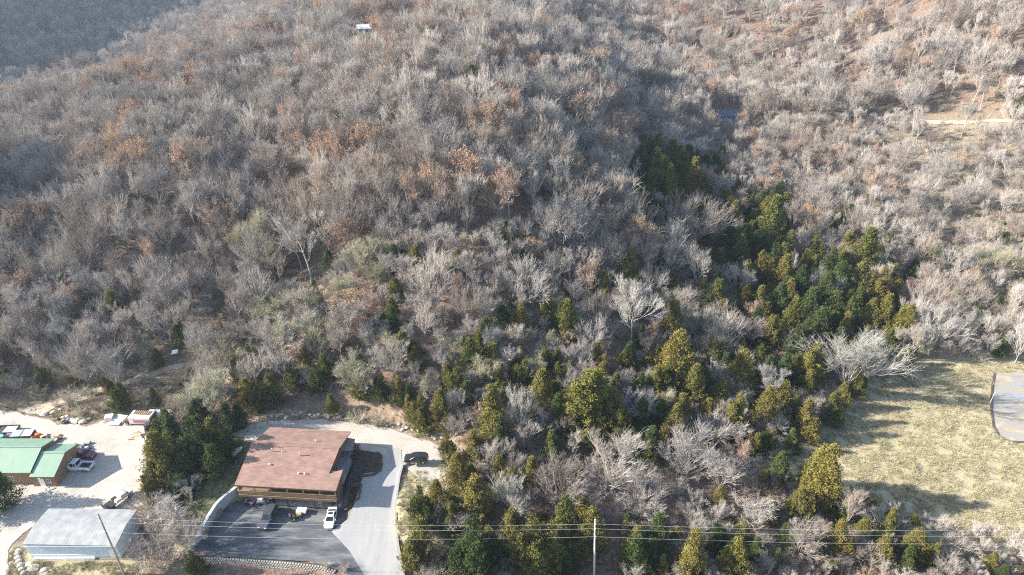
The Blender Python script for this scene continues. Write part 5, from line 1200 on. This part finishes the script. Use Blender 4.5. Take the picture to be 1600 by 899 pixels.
# ---------------------------------------------------------------- stones
M_ROCK = rmat('pale_rock', [(0.38, 0.35, 0.31), (0.52, 0.49, 0.44)], scale=2.0)
ROCKS = []
for s in range(5):
    bm = bmesh.new(); bmesh.ops.create_icosphere(bm, subdivisions=2, radius=1)
    for v in bm.verts: v.co *= 1 + .3 * mnoise.noise(v.co * 1.4 + Vector((s * 9.1, 0, 0))); v.co.z *= .62
    me = bpy.data.meshes.new('boulder'); bm.to_mesh(me); bm.free(); me.materials.append(M_ROCK); ROCKS.append(me)
def rock(px, py, sx, sy, label, group, z=0.0, long_=None):
    x, y, zz = G(px, py); o = meshobj('boulder', ROCKS[rr.randrange(5)]); o.location = (x, y, zz + sy * .25); o.scale = (sx, long_ or sx * .8, sy); o.rotation_euler.z = rr.uniform(-.4, .4); tag(o, label, 'rock', group)
words_ = ['first', 'second', 'third', 'fourth', 'fifth', 'sixth', 'seventh', 'eighth', 'ninth', 'tenth', 'eleventh', 'twelfth', 'thirteenth', 'fourteenth', 'fifteenth']
for i, (px, py, s) in enumerate([(47, 642, .5), (54, 641, .45), (62, 646, .55), (69, 648, .9), (83, 645, .7), (95, 640, .5), (104, 651, .6), (108, 655, .7), (112, 658, .9), (121, 659, 1.1), (130, 660, 1.0), (140, 655, .5)]):
    rock(px, py, s, s * .7, 'pale boulder, %s from the left along the foot of the dirt bank' % words_[i], 'boulders along the yard track')
for i, (px, py) in enumerate([(29, 861), (27, 866), (28, 872), (30, 878), (32, 884), (34, 890), (37, 896)]):
    rock(px, py, .55, .5, 'white stone, %s from the top of the line beside the metal shed' % words_[i], 'white border stones')
for i, (px, py, a, b) in enumerate([(52, 888, 1.1, .3), (46, 882, .7, .3), (68, 891, .6, .25)]):
    rock(px, py, a, b, ['large flat white slab before the metal shed', 'mid sized white slab left of the largest one', 'small white slab right of the largest one'][i], 'flat slabs by the shed')
for i, (px, py) in enumerate([(70, 757), (71, 762), (69, 767), (65, 772), (58, 777), (76, 760), (80, 765), (75, 771), (50, 781), (40, 785)]):
    rock(px, py, .8, .35, 'grey ledge stone, %s of the curved steps below the green roofed building' % words_[i], 'ledge stones by the green roof', long_=.4)
gr_ = random.Random(4)
bp = [(-56,110.3),(-50,112.7),(-44,114.2),(-37,113.4),(-30,112),(-22,109.4),(-15,106.4),(-10.6,103)]
bpd = dens(bp, 1.05)
def num(n): return {1: 'first', 2: 'second', 3: 'third'}.get(n, '%d%s' % (n, 'th' if 10 < n % 100 < 14 else {1: 'st', 2: 'nd', 3: 'rd'}.get(n % 10, 'th')))
for i, (x, y) in enumerate(bpd):
    s = gr_.uniform(.22, .6); o = meshobj('boulder', ROCKS[gr_.randrange(5)]); xx = x + gr_.uniform(-.6, .6); yy = y + gr_.uniform(-.3, 1.2); o.location = (xx, yy, hz(xx, yy) + s * .2); o.scale = (s, s * .8, s * .7); o.rotation_euler.z = gr_.uniform(0, 3)
    tag(o, '%s in the cut bank behind the brown roof' % (['small tan rock', 'tan boulder'][s > .42] + ', ' + num(i + 1) + ' from the left'), 'rock', 'rocks of the cut bank')

# ---------------------------------------------------------------- poles and wires
M_POLE = mat('weathered_pole', (0.33, 0.28, 0.23), var=.2, scale=1.5); M_POLEW = mat('pale_pole', (0.62, 0.58, 0.52), var=.12, scale=1.5); M_WIRE = mat('aluminium_wire', (0.55, 0.55, 0.55), rough=.5, metal=0.0)
def zat(py, y): d = ray(800, py); return CAMH + d[2] * (y / d[1])
def pole(px, py_top, y, m, label, wires, lean=0.0):
    zt_ = zat(py_top, y); x = (px - 800) / FPX * (y * _c - (zt_ - CAMH) * _s); xb = x + lean; zb = hz(xb, y)
    root = empty('utility_pole', (xb, y, zb)); tag(root, label, 'utility pole'); mb = MB(); mb.cyl((0, 0, -.6), (x - xb, 0, zt_ - zb), .19, .12, n=12); mb.obj('pole', m, root)
    out = []
    for k, py in enumerate(wires):
        z = zat(py, y - .25); xx = x + lean * (zt_ - z) / (zt_ - zb); mb = MB(); mb.cyl((xx - xb, -.1, z - zb), (xx - xb, -.3, z - zb), .035, n=6); mb.cyl((xx - xb, -.3, z - zb - .12), (xx - xb, -.3, z - zb + .02), .07, n=8); mb.obj('insulator', M_WHITE, root); out.append((xx, y - .3, z))
    return out
A = pole(153, 803, 76, M_POLE, 'brown wooden utility pole standing before the long metal shed', [807, 814.5, 831])
B = pole(930, 812, 75.3, M_POLEW, 'pale slim utility pole rising among the cedars at the bottom', [818.5, 826, 838.5], lean=.7)
C_ = [(128, 74, 14.6), (128, 74, 13.2), (128, 74, 11.4)]
D_ = [(-100, 68.5, 14.6), (-100, 68.0, 12.9), (-100, 67.5, 10.6)]
nmw = ['top', 'middle', 'lowest']
for k in range(3):
    pts = []
    for a, b, sag in ((D_[k], A[k], .3), (A[k], B[k], 1.1), (B[k], C_[k], 1.6)):
        for i in range(24): t = i / 24; pts.append((a[0] + (b[0] - a[0]) * t, a[1] + (b[1] - a[1]) * t, a[2] + (b[2] - a[2]) * t - 4 * sag * t * (1 - t)))
    pts.append(C_[k]); seg = [(*p, *q, .013, .013) for p, q in zip(pts[:-1], pts[1:])]
    o = meshobj('power_line', mk('power_line', tubes(seg, 5), M_WIRE)); tag(o, '%s of three pale power lines strung between the two poles' % nmw[k], 'power line')
    
# ---------------------------------------------------------------- far buildings and small things
def house(name, label, px, py, W, D_, H, wallm, roofm, rz=0, rh=1.6, over=.3, sink=.6):
    x, y, z = G(px, py); root = empty(name, (x, y, z - .2), R(rz)); tag(root, label, 'building')
    mb = MB(); mb.box(-W / 2, W / 2, -D_ / 2, -D_ / 2 + .2, -sink, H); mb.box(-W / 2, W / 2, D_ / 2 - .2, D_ / 2, -sink, H)
    for s_ in (-W / 2, W / 2 - .2): mb.wallpoly([(-D_ / 2 + .2, -sink), (D_ / 2 - .2, -sink), (D_ / 2 - .2, H), (0, H + rh - .15), (-D_ / 2 + .2, H)], 'x', s_, .2)
    mb.obj('wall', wallm, root)
    for s_ in (-1, 1):
        mb = MB(); mb.slab([(-W / 2 - over, s_ * (D_ / 2 + over), H - .05), (W / 2 + over, s_ * (D_ / 2 + over), H - .05), (W / 2 + over, s_ * .003, H + rh), (-W / 2 - over, s_ * .003, H + rh)], .12); mb.obj('roof', roofm, root)
    window(root, -W / 2 + 1, -W / 2 + 2.2, H * .4, H * .8, -D_ / 2 - .003, fm=M_WHITE); window(root, W / 2 - 2.2, W / 2 - 1, H * .4, H * .8, -D_ / 2 - .003, fm=M_WHITE); door(root, -.45, .45, .05, 2.05, -D_ / 2 - .003, M_WHITE)
    return root
M_TEALW = mat('teal_siding', (.22, .42, .42), var=.1)
house('cabin', 'small teal cabin with bright white roof high on the ridge', 571, 52, 6.4, 5, 2.5, M_TEALW, mat('pale_roof', (.5, .52, .55), var=.1), -4)
house('metal_barn', 'slate blue metal roofed barn half hidden by trees in the hollow', 1134, 188, 11, 8, 3.2, mat('slate_wall', (.10, .13, .17), var=.15), ribbed('slate_metal', (.10, .125, .16), .9, var=.2), 6, rh=2)
house('farmhouse', 'white farmhouse cut off by the right edge on the far slope', 1618, 132, 9, 7, 3.2, M_WHITE, M_WHITE, 8)
x, y, z = G(275, 558); t = empty('white_sign_panel', (x, y, z)); tag(t, 'small white tilted panel on a post by the dirt track', 'panel'); mb = MB(); mb.slab([(-.75, -.5, 1.1), (.75, -.35, 1.35), (.75, .5, 1.9), (-.75, .35, 1.7)], .06); mb.obj('panel', M_WHITE, t); mb = MB(); mb.cyl((0, .1, -.2), (0, .1, 1.45), .05, n=6); mb.obj('post', M_STEEL, t)
seg = [(x - 4.6, y - 2.0, hz(x - 4.6, y - 2.0) + .3, x - .9, y + .1, z + 1.0, .08, .06)]; o = meshobj('fallen_pole', mk('fallen_pole', tubes(seg, 7), M_POLEW)); tag(o, 'thin pale pole lying down from the small white panel', 'pole')
x, y, z = G(348, 500); mb = MB(); mb.cyl((0, 0, .9), (0, 0, 1.9), .35, .42, n=12); mb.cyl((0, 0, -.2), (0, 0, .9), .05, n=6); o = mb.obj('yellow_drum', mat('yellow_paint', (.65, .58, .12))); o.location = (x, y, z); tag(o, 'small yellow drum on a stand above the white tree', 'drum')
x, y, z = G(395, 352); o = meshobj('boulder', ROCKS[1]); x, y, z = G(198, 351); o.location = (x, y, z + .3); o.scale = (.9, .7, .5); tag(o, 'lone whitish rock among the trees on the left slope', 'rock')
# bent white pipe at the court's corner
x, y, z = G(1547, 630); seg = [(x, y, z, x, y, z + 2.6, .06, .06), (x, y, z + 2.6, x + .5, y + .3, z + 2.9, .06, .06), (x + .5, y + .3, z + 2.9, x + 1.7, y + .5, z + 2.75, .06, .06)]
o = meshobj('bent_pipe', mk('bent_pipe', tubes(seg, 8), M_WHITE)); tag(o, 'bent white pipe standing at the corner of the sandy court', 'pipe')
# tall pale fallen log on the hillside
x, y, z = G(815, 248); seg = [(x - 3, y, z + .6, x + 3, y + 1, z + .9, .2, .12)]; o = meshobj('fallen_log', mk('fallen_log', tubes(seg, 7), M_PALEB)); tag(o, 'bleached log lying on the upper middle hillside', 'log')

# ---------------------------------------------------------------- shrubs one can pick out
SHR = [(310,655,44,'pale olive twiggy shrub left of the dark clump top'),(345,610,50,'tall pale shrub above the dark cedar clump'),(560,650,26,'brown shrub on the bank behind the brown roof'),(590,655,24,'tan shrub right on the bank behind the brown roof'),
 (700,730,34,'pale grey shrub right of the black vehicle'),(690,760,30,'low brown shrub on the grass strip below the black vehicle'),(1215,700,26,'tan shrub at the left end of the dry field'),(1185,695,28,'tan shrub left of the bluish cedar'),
 (1250,830,44,'tan shrub below the golden cedar by the field'),(1330,860,40,'brown grey shrub on the near field edge'),(1420,845,30,'low grey shrub on the near field edge'),(1500,860,30,'grey brown shrub near the bottom right'),(1560,870,30,'grey brown shrub nearest the bottom right corner'),
 (240,800,50,'tan brown shrub right of the stripped truck'),(262,860,60,'large tan shrub right of the metal shed'),(225,790,36,'small tan shrub at the shed roof corner'),(288,820,54,'pinkish grey shrub left of the retaining wall'),(510,880,16,'brown shrub at the right end of the block wall'),(540,883,16,'last brown shrub of the hedge beside the driveway mouth'),(470,650,14,'small brown shrub on the rocky bank'),
 (130,640,22,'olive shrub on the dirt bank above the rocks'),(110,628,20,'dry tan shrub midway up the dirt bank'),(150,632,20,'grey green shrub on the dirt bank left of the boxes'),(60,610,26,'grey shrub beside the upper dirt track')]
for px, py, hp, lab in SHR:
    x, y, z = G(px, py + hp * .4); dep = Q(x, y, z)[2]; H = hp * dep / FPX * 1.0; o = empty('bare_shrub', (x, y, z), rr.uniform(0, 6)); s = H / 3; o.scale = (s * 1.25, s * 1.25, s); meshobj('stems', SHRUB[rr.randrange(4)], o); tag(o, lab, 'shrub', 'bare shrubs')
for px, py, hp, lab in [(1208,770,32,'small bright red leaved shrub left of the golden cedar'), (825,758,10,'tiny reddish shrub among the grey trees before the wires'), (1122,690,12,'small dull red shrub above the grey thicket')]:
    x, y, z = G(px, py + hp * .4); H = hp * Q(x, y, z)[2] / FPX; t = empty('red_shrub', (x, y, z)); tag(t, lab, 'shrub'); me = meshobj('stems', SHRUB[0], t); me.scale = (H / 4, H / 4, H / 3.2)
    c = rng.normal(0, 1, (420, 3)) * [H * .24, H * .24, H * .26] + [0, 0, H * .55]; meshobj('leaves', mk('leaves', leafcards(rng, c, .12), M_REDL), t)
# ---------------------------------------------------------------- dry grass
def tuft(seed, n=26, H=.45, W=.3):
    g = np.random.default_rng(seed); b = g.normal(0, W * .45, (n, 3)); b[:, 2] = -.03; tip = b + g.normal(0, W * .9, (n, 3)) * [1, 1, .2] + np.stack([np.zeros(n), np.zeros(n), H * g.uniform(.5, 1.1, n)], 1)
    return spikes(b, tip, np.full(n, .022))
M_TUFT = rmat('dry_grass', [(0.37, 0.325, 0.205), (0.43, 0.38, 0.255), (0.48, 0.43, 0.30), (0.37, 0.335, 0.205)]); M_TUFTG = rmat('green_grass', [(0.10, 0.13, 0.04), (0.22, 0.22, 0.09)])
glib = bpy.data.collections.new('grass_kinds')
for i in range(6):
    glib.objects.link(bpy.data.objects.new('tuft_%d' % i, mk('tuft', tuft(300 + i), M_TUFT if i < 4 else M_TUFTG)))
P_, I_, R_, S_ = [], [], [], []
def grass(poly, dens_, gfrac, smin=.7, smax=1.5, excl=()):
    A_ = np.array(poly); x0, y0 = A_.min(0); x1, y1 = A_.max(0); n = int((x1 - x0) * (y1 - y0) * dens_)
    X = rng.uniform(x0, x1, n); Y = rng.uniform(y0, y1, n); k = inpoly(X, Y, poly)
    for e in excl: k &= ~inpoly(X, Y, e)
    X = X[k]; Y = Y[k]; Z = h(X, Y); px = 800 + FPX * X / (Y * _c + (CAMH - Z) * _s); ok = (px > -40) & (px < 1640) & (Y > 66)
    for x, y, z in zip(X[ok], Y[ok], Z[ok]):
        nz = mnoise.noise(Vector((x * .35, y * .35, 0)))
        if nz < -.28: continue
        P_.append((x, y, z)); I_.append(rr.choice([4, 5]) if rr.random() < gfrac * (1 + nz) else rr.randrange(4)); R_.append((0, 0, rr.uniform(0, 6.28))); s = rr.uniform(smin, smax) * (1 + nz * .8); S_.append((s, s, s))
grass(FIELD, 4.0, .035, .6, 1.4, [COURT])
for pl, g in GRASSY: grass(pl, 5, g * .8, .5, 1.1, [LOT, DRIVE, YARD_GRAVEL])
grass(BANKD, 1.6, .15, .6, 1.6, [T1, T2]); grass(BACKB, 1.5, .1, .5, 1.1)
instancer('dry_grass', P_, I_, R_, S_, 'pale tufted dry grass on the field and verges', glib)
print('tufts', len(P_), 'script size ok')

# ---------------------------------------------------------------- air
hx0, hx1, hy0, hy1, hz0, hz1 = -2600, 2600, -450, 4200, float(ZZ.min()) - 1.5, float(max(ZZ.max() + 25, 130))
bm = bmesh.new(); bmesh.ops.create_cube(bm, size=1.0)
for v in bm.verts: v.co = Vector(((hx0 + hx1) / 2 + v.co.x * (hx1 - hx0), (hy0 + hy1) / 2 + v.co.y * (hy1 - hy0), (hz0 + hz1) / 2 + v.co.z * (hz1 - hz0)))
me = bpy.data.meshes.new('haze'); bm.to_mesh(me); bm.free()
hm = bpy.data.materials.new('haze'); hm.use_nodes = True; n = hm.node_tree; n.nodes.clear()
pv = n.nodes.new('ShaderNodeVolumePrincipled'); o = n.nodes.new('ShaderNodeOutputMaterial'); n.links.new(pv.outputs[0], o.inputs['Volume'])
pv.inputs['Color'].default_value = (0.62, 0.78, 1.0, 1); pv.inputs['Density'].default_value = 0.00013; pv.inputs['Anisotropy'].default_value = 0.2
me.materials.append(hm); haze = meshobj('haze', me); tag(haze, 'thin blue haze over the hills', None, None, 'stuff')
